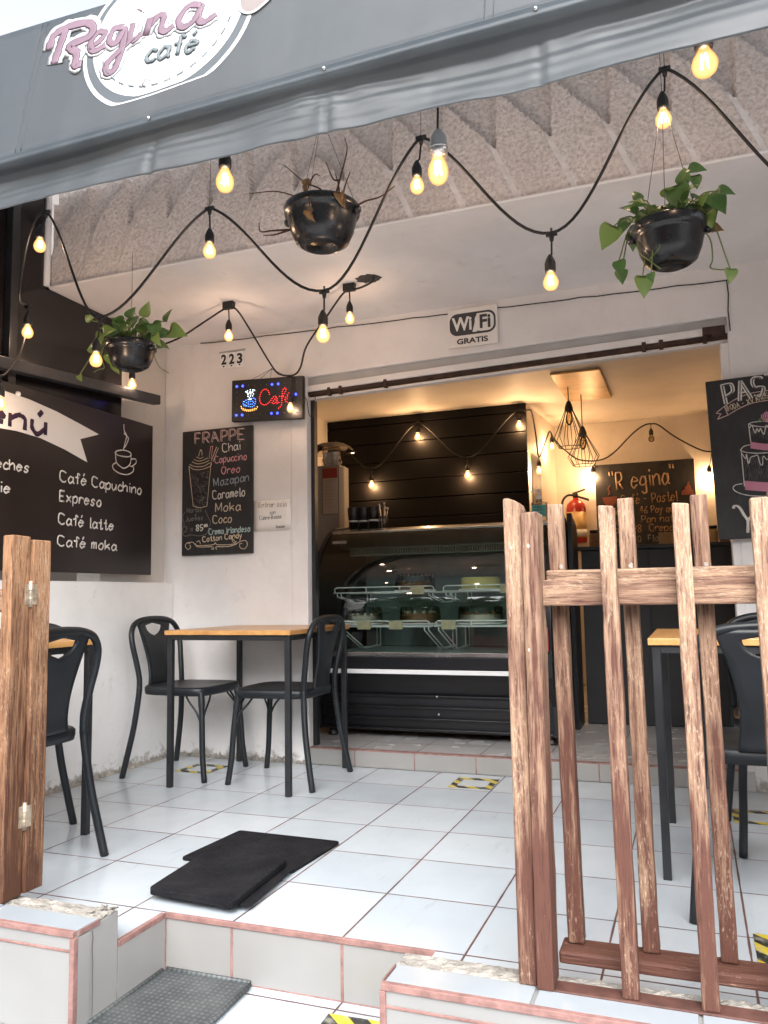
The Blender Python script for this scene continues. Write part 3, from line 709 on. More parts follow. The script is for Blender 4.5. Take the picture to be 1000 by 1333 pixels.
rows = [tuck]+[cover(.018+.494*i/20) for i in range(21)]
def roofrow(k):
    def f(x):
        q = cover(.512)(x); return q+Vector((0, 1.185*k, .30*k-.04*math.sin(math.pi*k)))
    return f
rows += [roofrow(i/10) for i in range(1, 11)]
vs, fs = aw_sheet(rows); mb = MB(); mb.add(vs, fs, 0, True); o = mb.build('cover', M['awning'], aw)
sm = o.modifiers.new('thick', 'SOLIDIFY'); sm.thickness = .004; sm.offset = 0
# valance: hangs from the front bar, creased and billowing
for x in (-1.28, -.565, .87, 1.62, 2.3):      # welded seams of the cover
    mb = MB()
    for w in (-.011, .011): mb.tube([Vector(cover(.02+.49*i/16)(x+w))+Vector((0, -.0022, 0)) for i in range(17)], .0016, 4)
    mb.build('seam', M['awning'], aw)
TACK = [-.95, -.072, .456, .987, 1.62, 2.25]
def valance(k):
    def f(x):
        zt = 2.22+fold_z(x)*1.0; zb = 2.055-.003*x+.003*math.sin(x*4.)+.0015*math.sin(x*11.)
        z = zt+(zb-zt)*k
        # the cloth rolls over the bar, tucks in under it and hangs out again in shallow billows
        d = 9.
        for t in TACK:
            if abs(x-t) < abs(d): d = x-t
        pull = math.exp(-(d/.16)**2)
        def prof(q):
            K = [(0, -.3135), (.05, -.324), (.10, -.3265), (.17, -.320), (.25, -.298), (.34, -.288), (.48, -.292), (.64, -.304), (.82, -.313), (1., -.318)]
            for (a, ya), (b, yb) in zip(K, K[1:]):
                if q <= b: w = (q-a)/(b-a); w = w*w*(3-2*w); return ya+(yb-ya)*w
            return K[-1][1]
        env = min(1., max(0., (k-.12)/.3))
        y = prof(k) - env*(.010*math.sin(x*3.3+k*2.4) + .0025*math.sin(x*7.1-k*5.+1.) + .001*math.sin(x*15.+k*9.)*k)
        y += env*(.007*math.exp(-(d/.010)**2) - .007*pull*math.exp(-((k-.5)/.35)**2))
        # creases fanning out from the tacks, and a crumpled hem
        r = math.hypot(d, k*.17); an = math.atan2(k*.17, d)
        y += env*.0030*math.sin(an*7.+x)*math.exp(-((r-.08)/.22)**2)*(.4+.6*(abs(x-.456) < .3))
        y -= env*(.011*noise.noise((x*2.6, k*1.3, 1.3)) + .004*noise.noise((x*6., k*2., 2.2)) + .0012*noise.noise((x*14., k*4., 4.1)))
        z += k*k*(.008*noise.noise((x*3.5, .2, 7.)) + .0025*noise.noise((x*12., .6, 9.)))
        return Vector((x, y, z+.010*(k < .01)))
    return f
rows = [valance(i/40) for i in range(41)]
vs, fs = aw_sheet(rows, 420); mb = MB(); mb.add(vs, fs, 0, True); o = mb.build('valance', M['awning'], aw)
sm = o.modifiers.new('thick', 'SOLIDIFY'); sm.thickness = .003; sm.offset = 0
mb = MB(); mb.tube([(AX0+(AX1-AX0)*i/40, -.296, 2.208+fold_z(AX0+(AX1-AX0)*i/40)) for i in range(41)], .014, 12); mb.build('front_bar', M['silver'], aw)
for t in TACK: MB().ball((t, -.3285, 2.212+fold_z(t)), .0055, 5).build('tack', M['chrome'], aw)
for x in (-1.88, 2.75):
    mb = MB(); mb.tube([(x, -.30, 2.225), (x, .98, 2.62)], .016, 8); mb.build('arm', M['silver'], aw)
# the badge on the cover
q0 = cover(0)(0)
B = Board(AO, (1, 0, 0), adir); B.lift = .0
def ab(h, v):   # follow the slightly billowing cloth
    q = cover(v-fold_z(h))(h); fl = AO+adir*v+Vector((h, 0, 0)); return (q-fl)
class AwBoard(Board):
    def p(s, q, e=0.):
        x, v = q; c = cover(v-fold_z(x))(x); return Vector(c)+s.N*(.0026+e)
B = AwBoard(AO, (1, 0, 0), adir)
def disc(B, cx, cy, r, m, e, cut=None, nr=10, na=72):
    """a filled disc laid on the cloth, cut off straight below `cut`"""
    vs = []; fs = []
    for j in range(nr+1):
        for k in range(na):
            a = 2*math.pi*k/na; x = cx+r*j/nr*math.cos(a); y = cy+r*j/nr*math.sin(a)
            if cut is not None: y = max(y, cut+.012*math.sin(x*9))
            vs.append(B.p((x, y), e))
    for j in range(nr):
        for k in range(na): fs.append((j*na+k, j*na+(k+1) % na, (j+1)*na+(k+1) % na, (j+1)*na+k))
    B.mb.add(vs, fs, B.mi(m))
wh, pu, gr, br = M['logo_white'], M['logo_purple'], M['logo_grey'], M['logo_brown']
disc(B, -.09, .345, .290, wh, .0, .105); disc(B, -.09, .345, .277, M['awning'], .0006, .110); disc(B, -.09, .352, .254, wh, .0012, .116)
for a in range(200, 345, 11): B.stroke([(-.09+.222*math.cos(R(a+t)), .352+.222*math.sin(R(a+t))) for t in (0, 2, 4, 6)], .0022, gr, 2, .0036)
RS = [[(-.470, .452), (-.480, .382), (-.488, .320)], [(-.520, .385), (-.514, .437), (-.463, .456), (-.393, .449), (-.361, .419), (-.375, .388), (-.441, .375), (-.407, .337), (-.403, .292), (-.380, .290)]]
ES = [[(-.362, .345), (-.327, .357), (-.312, .383), (-.338, .396), (-.360, .362), (-.341, .324), (-.300, .335)],
      [(-.243, .386), (-.278, .389), (-.290, .349), (-.262, .330), (-.240, .379), (-.236, .304), (-.248, .232), (-.271, .222), (-.283, .256), (-.240, .300), (-.200, .335)],
      [(-.212, .392), (-.216, .340), (-.196, .322), (-.172, .340)], [(-.150, .392), (-.157, .325)], [(-.155, .350), (-.125, .388), (-.103, .380), (-.106, .335), (-.088, .320), (-.062, .335)],
      [(.020, .382), (-.020, .392), (-.048, .350), (-.030, .316), (.005, .330), (.024, .384), (.020, .335), (.040, .312), (.080, .330)], [(-.196, .432), (-.192, .437)]]
for q in RS+ES: B.stroke(q, .0300 if q in RS else .024, wh, 6, .0016, flat=.012)
for q in RS+ES: B.stroke(q, .0165 if q in RS else .0125, pu, 6, .0025, flat=.016)
B.text('café', (-.140, .222), (.035, .212), .066, .0070, gr, .0, .0, .0042)
B.poly([(.150, .37), (.156, .326), (.178, .305), (.201, .301), (.222, .313), (.245, .335), (.245, .40), (.15, .40)], br, .0030)
B.stroke([(.150, .36), (.156, .322), (.178, .300), (.203, .296), (.226, .309), (.250, .33)], .005, wh, 4, .0035)
for i in range(46): 
    x, y = -.135+rnd.gauss(0, .011), .150+rnd.gauss(0, .013); B.stroke([(x, y), (x+rnd.uniform(-.006, .006), y+rnd.uniform(-.006, .006))], .0012, br, 2, .0040, n=4)
B.build('badge', aw)

# ------------------------------------------------------------------ fences of worn brown wood
fr = thing('wooden_fence', (1.25, -.26, ZW), 'worn brown slatted wooden fence on the low wall to the right of the step', 'fence')
def board(name, x0, x1, y0, y1, z0, z1, mat, parent, lean=0., top=None):
    mb = MB(); n = 14; vs = []; fs = []
    dx = lean
    for j in range(n+1):
        t = j/n; z = z0+(z1-z0)*t; w = lambda: rnd.uniform(-.0010, .0010)
        o = dx*t
        zz = [z]*4
        if j == n: zz = [z+rnd.uniform(-.003, .003) for _ in range(4)]
        vs += [(x0+o+w(), y0+w(), zz[0]), (x1+o+w(), y0+w(), zz[1]), (x1+o+w(), y1+w(), zz[2]), (x0+o+w(), y1+w(), zz[3])]
    for j in range(n):
        for k in range(4): fs.append((j*4+k, j*4+(k+1) % 4, (j+1)*4+(k+1) % 4, (j+1)*4+k))
    fs += [(3, 2, 1, 0), (n*4, n*4+1, n*4+2, n*4+3)]
    return mb.add(vs, fs).build(name, mat, parent, bevel=.0035)
mb = MB(); mb.prism([(.8695, ZW), (.9075, ZW), (.9068, 1.086), (.903, 1.098), (.893, 1.106), (.880, 1.111), (.8680, 1.111)], -.300, -.232, 'y')
mb.build('post', M['fence_v'], fr, bevel=.004)
board('post', .9090, .9440, -.312, -.236, ZW, 1.075, M['fence_v'], fr, .001)
for x in (1.072, 1.221, 1.369, 1.517, 1.665, 1.813, 1.96, 2.11, 2.26, 2.41, 2.56): board('slat', x+.006, x+.039, -.304, -.266, ZW+.004, 1.084+rnd.uniform(-.006, .004), M['fence_v'], fr, -.006)
for x in (.958, 1.114, 1.267, 1.42, 1.575, 1.73, 1.88, 2.03, 2.18, 2.33, 2.48): board('slat', x, x+.034, -.196, -.160, .142, 1.107+rnd.uniform(-.004, .004), M['fence_v'], fr, -.010)
mb = MB(); mb.box(.935, 2.62, -.2655, -.222, .872, .929); mb.build('rail', M['fence_h'], fr, bevel=.004)
mb = MB(); mb.box(.9445, 2.62, -.2215, -.197, .905, .951); mb.build('rail', M['fence_h'], fr, bevel=.004)
mb = MB(); mb.box(.9442, 2.62, -.236, -.158, .113, .140); mb.build('rail', M['fence_h'], fr, bevel=.005)
mb = MB(); mb.box(.9445, 2.62, -.309, -.262, ZW-.002, ZW+.004); mb.build('base_strip', M['wood_paint'], fr, bevel=.002)
def filler(c, r):
    c = Vector(c); n = 9; P = [(c.x+r*.62*(.6+.6*rnd.random())*math.cos(2*math.pi*i/n), c.z+r*.8*(.6+.6*rnd.random())*math.sin(2*math.pi*i/n)) for i in range(n)]
    MB().prism(P, c.y-.0012, c.y+.003, 'y').build('filler_spot', M['filler'], fr)
for c, r in (((.884, -.3005, 1.000), .0055), ((.924, -.3125, 1.003), .006), ((.918, -.3125, .78), .005), ((.976, -.1965, .960), .008), ((1.128, -.1965, .957), .009), ((1.283, -.1965, .956), .008)): filler(c, r)

fl = thing('wooden_fence', (-.8, -.26, ZW), 'stained brown wooden fence post and slats on the low wall left of the step', 'fence')
board('post', -.5735, -.5365, -.3000, -.2325, ZW+.001, 1.088, M['post_v'], fl)
for x in (-.66, -.81, -.96, -1.11, -1.26, -1.41, -1.56): board('slat', x, x+.036, -.306, -.270, ZW+.003, 1.083, M['post_v'], fl)
mb = MB(); mb.box(-1.72, -.574, -.268, -.236, .872, .935); mb.build('rail', M['fence_h'], fl, bevel=.004)
mb = MB(); mb.box(-1.72, -.574, -.268, -.236, .115, .150); mb.build('rail', M['fence_h'], fl, bevel=.004)
gt = thing('wooden_gate', (-.8, -.195, ZW), 'stained brown wooden gate leaf hinged to the left post and folded back', 'gate')
board('stile', -.5720, -.5270, -.2300, -.1620, ZW+.006, 1.081, M['post_v'], gt)
for x in (-.66, -.80, -.94, -1.08, -1.22): board('slat', x, x+.036, -.215, -.180, .12, 1.075, M['post_v'], gt)
for z in (.15, .885): 
    mb = MB(); mb.box(-1.26, -.5725, -.179, -.163, z, z+.055); mb.build('rail', M['fence_h'], gt, bevel=.004)
for z in (.265, .885):
    mb = MB(); mb.tube([(-.5335, -.2312, z), (-.5335, -.2312, z+.075)], .0062, 8)
    mb.box(-.5365, -.5345, -.250, -.2315, z+.008, z+.066) ; mb.box(-.5280, -.5255, -.2305, -.214, z+.008, z+.066)
    for k in (.025, .05): mb.tube([(-.5335, -.2312, z+k-.002), (-.5335, -.2312, z+k+.002)], .0072, 8)
    mb.build('hinge', M['hinge'], gt)

# ------------------------------------------------------------------ chairs and tables
def make_chair(label, group):
    t = thing('chair', (0, 0, 0), label, 'chair', group)
    # hoop: one bent tube from one seat corner over the top to the other
    half = [(-.186, -.188, .43), (-.186, -.190, .50), (-.196, -.203, .585), (-.208, -.217, .665), (-.203, -.229, .725), (-.172, -.238, .770), (-.115, -.243, .792), (-.05, -.245, .799)]
    P = half+[(0, -.245, .800)]+[(-x, y, z) for x, y, z in half[::-1]]
    MB().tube(spline(P, 5), .0145, 10).build('back_frame', M['chair'], t)
    for s in (-1, 1):
        MB().tube(spline([(s*.186, -.188, .455), (s*.190, -.190, .40), (s*.205, -.205, .25), (s*.222, -.232, .10), (s*.233, -.252, 0)], 5), [.0148]*6+[.0150]*15, 10).build('leg', M['chair'], t)
        MB().tube(spline([(s*.168, .172, .44), (s*.176, .182, .37), (s*.186, .192, .25), (s*.192, .200, .12), (s*.200, .216, 0)], 5), [.0165]*6+[.0145]*15, 10).build('leg', M['chair'], t)
        mb = MB()
        mb.tube(spline([(s*.184, .190, .275), (s*.160, .192, .335), (s*.115, .186, .385), (s*.085, .178, .425)], 4), .0055, 6)
        mb.tube(spline([(s*.186, .188, .275), (s*.188, .160, .335), (s*.184, .115, .385), (s*.178, .085, .425)], 4), .0055, 6)
        mb.build('brace', M['chair'], t)
    # splat with a half-moon handle
    def yb(z): return -.192-.052*min(1., max(0., (z-.50)/.29))
    rows = []
    for i in range(25):
        z = .452+(.792-.452)*i/24
        w = .082+.010*((.62-z)/.17)**2 if z < .56 else .0835+.062*((z-.56)/.232)**1.55
        hz = .768; hb = .712
        hh = 0.
        if hb < z < hz+.001: hh = .072*math.sqrt(max(0., 1-((hz-z)/(hz-hb))**2))
        rows.append((z, w, hh))
    vs = []; fs = []
    for z, w, hh in rows:
        for s in (-1, 1):
            for k in range(5): u = hh+(w-hh)*k/4; vs.append((s*u, yb(z)-.010*(1-(u/.15)**2), z))
    for j in range(24):
        for s in (0, 1):
            for k in range(4): a = j*10+s*5+k; b = a+10; fs.append((a, a+1, b+1, b))
    mb = MB(); mb.add(vs, fs, 0, True); o = mb.build('backrest', M['chair'], t)
    w_ = o.modifiers.new('weld', 'WELD'); w_.merge_threshold = .0008
    sm = o.modifiers.new('thick', 'SOLIDIFY'); sm.thickness = .011; sm.offset = 0
    # seat: rounded square with a skirt and a shallow dish
    def ring(z, k, dish=0.):
        out = []
        for i in range(40):
            a = 2*math.pi*i/40; c, s_ = math.cos(a), math.sin(a); e = .42
            x = abs(c)**e*(1 if c >= 0 else -1); y = abs(s_)**e*(1 if s_ >= 0 else -1)
            wx = .198+.012*y
            out.append((x*wx*k, y*.205*k+.004, z+dish))
        return out
    L = [ring(.415, .985), ring(.43, 1.), ring(.449, 1.), ring(.457, .965), ring(.457, .90), ring(.452, .70), ring(.449, .45), ring(.448, .2)]
    vs = [v for q in L for v in q]; fs = []
    for j in range(len(L)-1):
        for i in range(40): fs.append((j*40+i, j*40+(i+1) % 40, (j+1)*40+(i+1) % 40, (j+1)*40+i))
    fs += [tuple(range(39, -1, -1)), tuple(range((len(L)-1)*40, len(L)*40))]
    MB().add(vs, fs, 0, True).build('seat', M['chair'], t)
    return t
CHG = 'black bentwood style metal chairs on the terrace'
c0 = make_chair('black metal chair against the white side wall, facing right at the first table', CHG)
c0.location = (-1.262, 1.652, 0); c0.rotation_euler.z = R(-90)
def put_chair(x, y, rz, label):
    c = copy_tree(c0); c.location = (x, y, 0); c.rotation_euler.z = R(rz); c['label'] = label; return c
put_chair(-.70, 1.655, 90+1, 'black metal chair in front of the display cooler, its back to the shop entrance')
put_chair(-1.00, .135, 90, 'black metal chair half hidden by the folded gate at the left edge')
put_chair(-1.385, .415, 180, 'black metal chair showing only its rounded back top and a leg behind the left table')
put_chair(1.43, .650, 3, 'nearest black metal chair behind the right fence, its back to the street')
put_chair(1.565, 1.235, 180, 'black metal chair on the far side of the right table, tucked under it')
def make_table(x0, x1, y0, y1, label):
    t = thing('cafe_table', ((x0+x1)/2, (y0+y1)/2, 0), label, 'table', 'square cafe tables with oak tops and black steel frames')
    MB().box(x0, x1, y0, y1, .728, .750).build('table_top', M['oak'], t, bevel=.002)
    mb = MB(); a = .012; b = .037
    mb.box(x0+b, x1-b, y0+a, y0+b-.001, .7025, .7275); mb.box(x0+b, x1-b, y1-b+.001, y1-a, .7025, .7275)
    mb.box(x0+a, x0+b-.001, y0+b, y1-b, .7025, .7275); mb.box(x1-b+.001, x1-a, y0+b, y1-b, .7025, .7275); mb.build('frame', M['steel'], t, bevel=.0015)
    for sx in (0, 1):
        for sy in (0, 1):
            xa = x0+a-.001 if sx == 0 else x1-b; ya = y0+a-.001 if sy == 0 else y1-b
            MB().box(xa, xa+.026, ya, ya+.026, 0, .7276).build('leg', M['steel'], t, bevel=.002)
    return t
make_table(-1.180, -.490, 1.300, 1.992, 'oak topped square table against the white back wall with a chair on either side')
make_table(-1.618, -.975, -.080, .582, 'oak topped table at the left edge, mostly hidden behind the folded gate')
make_table(1.108, 1.775, .700, 1.415, 'oak topped table on the right behind the slatted fence')

# ------------------------------------------------------------------ mats and floor markers
def mat_obj(name, quad, z0, z1, mat, label, cat, rim=None):
    t = thing(name, (sum(q[0] for q in quad)/4, sum(q[1] for q in quad)/4, z0), label, cat)
    c = Vector((sum(q[0] for q in quad)/4, sum(q[1] for q in quad)/4))
    P = []
    for i in range(4):
        a, b, d = Vector(quad[i]), Vector(quad[i-1]), Vector(quad[(i+1) % 4])
        r = .014
        p, q = a+(b-a).normalized()*r, a+(d-a).normalized()*r
        P += [tuple(p), tuple(a+((p+q)/2-a)*.55), tuple(q)]
    MB().prism(P, z0+.0005, z1, 'z').build('pad', mat, t, bevel=.004)
    if rim:
        mb = MB(); Q = [Vector((*q, z1)) for q in quad]
        for i in range(4): a, b = Q[i], Q[(i+1) % 4]; mb.tube([a+(b-a)*.02, b-(b-a)*.02], rim, 6)
        mb.build('rim', M['rubber'] if mat is not M['ribmat'] else M['ribmat'], t)
    return t
mat_obj('door_mat', [(-.455, .405), (-.020, .395), (.000, .742), (-.430, .755)], 0, .013, M['rubber'], 'flat black rubber mat lying further in, partly under the thicker mat', 'mat')
mat_obj('door_mat', [(-.300, .070), (.012, .070), (-.020, .420), (-.330, .440)], .0132, .0165, M['rubber'], 'thin black mat sticking out under the thick black mat', 'mat')
mat_obj('door_mat', [(-.327, .055), (-.020, .030), (-.050, .425), (-.362, .440)], .017, .040, M['rubber'], 'thick black rubber mat at the top of the entry step', 'mat')
mat_obj('door_mat', [(-.214, -.62), (.092, -.60), (.068, -.013), (-.214, -.015)], -.16, -.148, M['ribmat'], 'grey dimpled rubber mat lying on the lower landing', 'mat', .006)
def marker(cx, cy, w, z, rz, label, wi=.032):
    a = w/2; b = a-wi; mb = MB()
    P = [(-a, -a), (a, -a), (a, a), (-a, a)]; Q = [(-b, -b), (b, -b), (b, b), (-b, b)]
    for i in range(4):
        p0, p1, q1, q0 = P[i], P[(i+1) % 4], Q[(i+1) % 4], Q[i]
        mb.add([(*p, zz) for zz in (.0012, .0022) for p in (p0, p1, q1, q0)], [(3, 2, 1, 0), (4, 5, 6, 7), (0, 1, 5, 4), (1, 2, 6, 5), (2, 3, 7, 6), (3, 0, 4, 7)])
    o = mb.build('floor_marker', M['hazard'], None, (0, 0, 0)); o.location = (cx, cy, z); o.rotation_euler.z = R(rz)
    return tag(o, label, 'floor sticker', 'yellow and black striped square stickers on the tiles')
marker(.226, 1.815, .205, 0, 1, 'striped yellow and black floor sticker in front of the display cooler')
marker(-1.245, 1.735, .20, 0, -3, 'striped yellow and black floor sticker under the table by the back wall')
marker(1.455, 1.56, .20, 0, 0, 'striped yellow and black floor sticker beyond the right table')
marker(1.448, .265, .19, 0, 0, 'striped yellow and black floor sticker behind the nearest chair on the right', .05)
marker(.425, -.165, .19, -.16, 2, 'striped yellow and black floor sticker on the lower landing', .05)

# ------------------------------------------------------------------ boards and signs
def flat_board(name, x0, x1, y0, y1, z0, z1, mat, label, cat, bevel=.003):
    o = MB().box(x0, x1, y0, y1, z0, z1).build(name, mat, None, ((x0+x1)/2, (y0+y1)/2, z0), bevel); return tag(o, label, cat)
# menu board on the left
mo = flat_board('menu_board', -1.618, -1.602, .05, 1.755, 1.040, 1.895, M['menu'], 'large dark menu board with a white ribbon along the left side', 'menu board')
B = Board((-1.602, 0, 0), (0, 1, 0), (0, 0, 1))
W_ = CH['white']
for t, a, b, c, d, cap, k in [('Café Capuchino', 1.03, 1.482, 1.66, 1.488, 0.048, 0), ('Expreso', 1.031, 1.387, 1.331, 1.387, 0.046, 0), ('Café latte', 1.026, 1.274, 1.429, 1.27, 0.047, 0), ('Café moka', 1.025, 1.168, 1.457, 1.165, 0.045, 0), ('Leches', 0.596, 1.493, 0.837, 1.498, 0.043, 0), ('Pie', 0.623, 1.39, 0.726, 1.389, 0.042, 0)]:
    B.text(t, (a, b), (c, d), cap*1.08, .0042, W_, .12)
top = [(.25, 1.80), (.427, 1.828), (.543, 1.844), (.653, 1.849), (.819, 1.842), (.995, 1.821), (1.163, 1.79), (1.298, 1.763)]
bot = [(1.216, 1.604), (1.055, 1.644), (.896, 1.672), (.748, 1.679), (.567, 1.67), (.40, 1.645), (.25, 1.61)]
B.poly(top+[(1.162, 1.714)]+bot+[(.285, 1.70)], M['paper'], .0012)
for q in text_strokes('Menú', (.405, 1.697), (.945, 1.690), .098, .2): B.stroke(q, .0115, CH['dark'], 4, .0022)
for q in ([(1.427, 1.688), (1.45, 1.702), (1.496, 1.712), (1.543, 1.711), (1.561, 1.7), (1.544, 1.684), (1.497, 1.678), (1.45, 1.678), (1.427, 1.688)], [(1.431, 1.684), (1.441, 1.637), (1.472, 1.62), (1.502, 1.614), (1.538, 1.63), (1.558, 1.655), (1.561, 1.7)], [(1.562, 1.673), (1.599, 1.679), (1.603, 1.657), (1.566, 1.634), (1.545, 1.635)], [(1.441, 1.637), (1.413, 1.62), (1.416, 1.599), (1.459, 1.583), (1.526, 1.582), (1.576, 1.604), (1.584, 1.63), (1.566, 1.634)], [(1.496, 1.855), (1.5, 1.82), (1.521, 1.797), (1.508, 1.754), (1.496, 1.716)], [(1.498, 1.806), (1.535, 1.786), (1.522, 1.752), (1.505, 1.727)]):
    B.stroke(q, .0032, W_, 4)
B.build('lettering', mo)
# frappe chalkboard
fo = flat_board('chalkboard', -1.562, -1.0865, 1.987, 2.008, 1.157, 1.900, M['chalk'], 'chalkboard with a frappe list beside the first table', 'chalkboard')
B = Board((0, 1.987, 0), (1, 0, 0), (0, 0, 1)); FC = [CH[k] for k in ('white', 'pinkish', 'pink', 'blue', 'cream', 'teal', 'dim')]
for t, a, b, c, d, cap, k in [('Chai', -1.282, 1.753, -1.158, 1.761, 0.05, 0), ('Capuccino', -1.334, 1.693, -1.119, 1.7, 0.041, 2), ('Oreo', -1.289, 1.625, -1.162, 1.628, 0.042, 2), ('Mazapan', -1.341, 1.556, -1.102, 1.575, 0.048, 3), ('Caramelo', -1.347, 1.48, -1.129, 1.49, 0.049, 0), ('Moka', -1.328, 1.407, -1.157, 1.406, 0.05, 4), ('Coco', -1.347, 1.339, -1.216, 1.341, 0.045, 4), ('Crema Irlandesa', -1.372, 1.273, -1.096, 1.282, 0.034, 5), ('Cotton Candy', -1.414, 1.233, -1.148, 1.248, 0.03, 4), ('Martes', -1.525, 1.409, -1.42, 1.412, 0.028, 6), ('y', -1.469, 1.383, -1.458, 1.384, 0.025, 6), ('Jueves', -1.533, 1.359, -1.41, 1.362, 0.029, 6), ('2 x', -1.544, 1.297, -1.478, 1.299, 0.033, 6), ('85', -1.459, 1.3, -1.41, 1.301, 0.034, 0), ('00', -1.405, 1.32, -1.382, 1.322, 0.015, 0)]:
    B.text(t, (a, b), (c, d), cap, .0030 if k != 6 else .0020, FC[k], .25)
for dx, dy in ((0, 0), (.0085, -.005)):
    B.text('FRAPPE', (-1.476+dx, 1.822+dy), (-1.134+dx, 1.822+dy), .064, .0022, FC[1], .1)
FL = [([(-1.514, 1.688), (-1.482, 1.448)], 4), ([(-1.482, 1.448), (-1.435, 1.436), (-1.387, 1.443)], 4), ([(-1.387, 1.443), (-1.36, 1.699)], 4), ([(-1.514, 1.688), (-1.48, 1.667), (-1.422, 1.663), (-1.365, 1.679), (-1.358, 1.699)], 4), ([(-1.509, 1.698), (-1.47, 1.683), (-1.413, 1.681), (-1.365, 1.7)], 4), ([(-1.494, 1.714), (-1.451, 1.698), (-1.403, 1.703), (-1.375, 1.713)], 4), ([(-1.48, 1.727), (-1.446, 1.714), (-1.408, 1.72), (-1.384, 1.728)], 4), ([(-1.461, 1.74), (-1.437, 1.73), (-1.413, 1.736)], 4), ([(-1.447, 1.743), (-1.437, 1.772), (-1.432, 1.782), (-1.423, 1.766), (-1.424, 1.746)], 4), ([(-1.375, 1.721), (-1.363, 1.796)], 2), ([(-1.361, 1.72), (-1.349, 1.795)], 2), ([(-1.363, 1.796), (-1.349, 1.795)], 2), ([(-1.36, 1.708), (-1.323, 1.79)], 4), ([(-1.348, 1.704), (-1.311, 1.784)], 4),
 ([(-1.5, 1.224), (-1.519, 1.233), (-1.535, 1.213), (-1.514, 1.192), (-1.497, 1.207), (-1.504, 1.216)], 4), ([(-1.524, 1.229), (-1.485, 1.235), (-1.457, 1.214), (-1.4, 1.212), (-1.343, 1.214), (-1.329, 1.225), (-1.315, 1.213), (-1.241, 1.21), (-1.186, 1.216), (-1.159, 1.227), (-1.127, 1.229), (-1.116, 1.205), (-1.136, 1.182), (-1.163, 1.191), (-1.166, 1.211), (-1.15, 1.214)], 4), ([(-1.466, 1.226), (-1.447, 1.205), (-1.353, 1.202), (-1.341, 1.188), (-1.357, 1.19)], 4), ([(-1.457, 1.234), (-1.438, 1.24), (-1.43, 1.221)], 4), ([(-1.195, 1.224), (-1.205, 1.236), (-1.218, 1.241), (-1.205, 1.22), (-1.186, 1.228)], 4), ([(-1.32, 1.185), (-1.325, 1.201), (-1.287, 1.2), (-1.232, 1.201), (-1.186, 1.212)], 4), ([(-1.54, 1.418), (-1.554, 1.386), (-1.544, 1.344), (-1.555, 1.304), (-1.538, 1.272), (-1.495, 1.278), (-1.447, 1.27), (-1.391, 1.279), (-1.372, 1.32), (-1.363, 1.344), (-1.387, 1.394), (-1.399, 1.419)], 6)]
for q, c in FL: B.stroke(q, .0021, FC[c], 4)
for i in range(95):     # chalk scribble filling the glass
    v = rnd.random(); y = 1.455+.195*v; xm = -1.4365+rnd.uniform(-1, 1)*(.042+.018*v); B.stroke([(xm, y), (xm+rnd.uniform(-.012, .012), y+rnd.uniform(-.004, .010)), (xm+rnd.uniform(-.016, .016), y-rnd.uniform(0, .012))], .0011, FC[6], 2, n=4)
B.build('lettering', fo)
# note with a handwritten rule
no = MB(); vs = []; fs = []
for j in range(5):
    for i in range(7):
        x = -1.083+.234*i/6; z = 1.281+.175*j/4; vs.append((x, 2.0065-.004*math.sin(i*.9)*(j/4)-(.008 if i == 6 and j == 4 else 0), z))
for j in range(4):
    for i in range(6): fs.append((j*7+i, j*7+i+1, (j+1)*7+i+1, (j+1)*7+i))
no.add(vs, fs, 0, True); no = tag(no.build('paper_note', M['paper'], None, (-.966, 2.006, 1.281)), 'handwritten paper note taped to the wall right of the frappe chalkboard', 'note')
sm = no.modifiers.new('thick', 'SOLIDIFY'); sm.thickness = .0008
B = Board((0, 2.0015, 0), (1, 0, 0), (0, 0, 1)); B.lift = .0
for t, a, b, c, d, cap in [('Entrar solo', -1.051, 1.418, -0.869, 1.416, 0.027), ('con', -0.979, 1.375, -0.942, 1.376, 0.02), ('Cubre Bocas', -1.046, 1.345, -0.904, 1.349, 0.022), ('Gracias', -0.94, 1.294, -0.884, 1.296, 0.015)]: B.text(t, (a, b), (c, d), cap, .0011, CH['ink'], .25)
B.build('lettering', no)
# wifi sign
wf = flat_board('wifi_sign', .103, .372, 1.9955, 2.0005, 2.205, 2.414, M['paper'], 'white paper sign about free wifi on the lintel', 'sign', .001)
B = Board((0, 1.9955, 0), (1, 0, 0), (0, 0, 1)); B.lift = .0012
B.poly(rrect(.112, .362, 2.268, 2.388, .042), M['gunmetal'], .0, .001)
B.poly(rrect(.250, .352, 2.279, 2.377, .034), M['paper'], .0012, .001)
B.poly([(.236, 2.279), (.262, 2.279), (.288, 2.377), (.262, 2.377), (.252, 2.34)], M['paper'], .0013, .001)
B.build('emblem', wf)
font_mesh('lettering', 'Wi', .100, (.125, 1.9935, 2.296), (1, 0, 0), (0, 0, 1), M['paper'], wf, .0030, .108)
font_mesh('lettering', 'Fi', .100, (.277, 1.9920, 2.296), (1, 0, 0), (0, 0, 1), M['gunmetal'], wf, .0030, .058)
font_mesh('lettering', 'GRATIS', .040, (.150, 1.9955, 2.222), (1, 0, 0), (0, 0, 1), M['ink'], wf, .0010, .168)
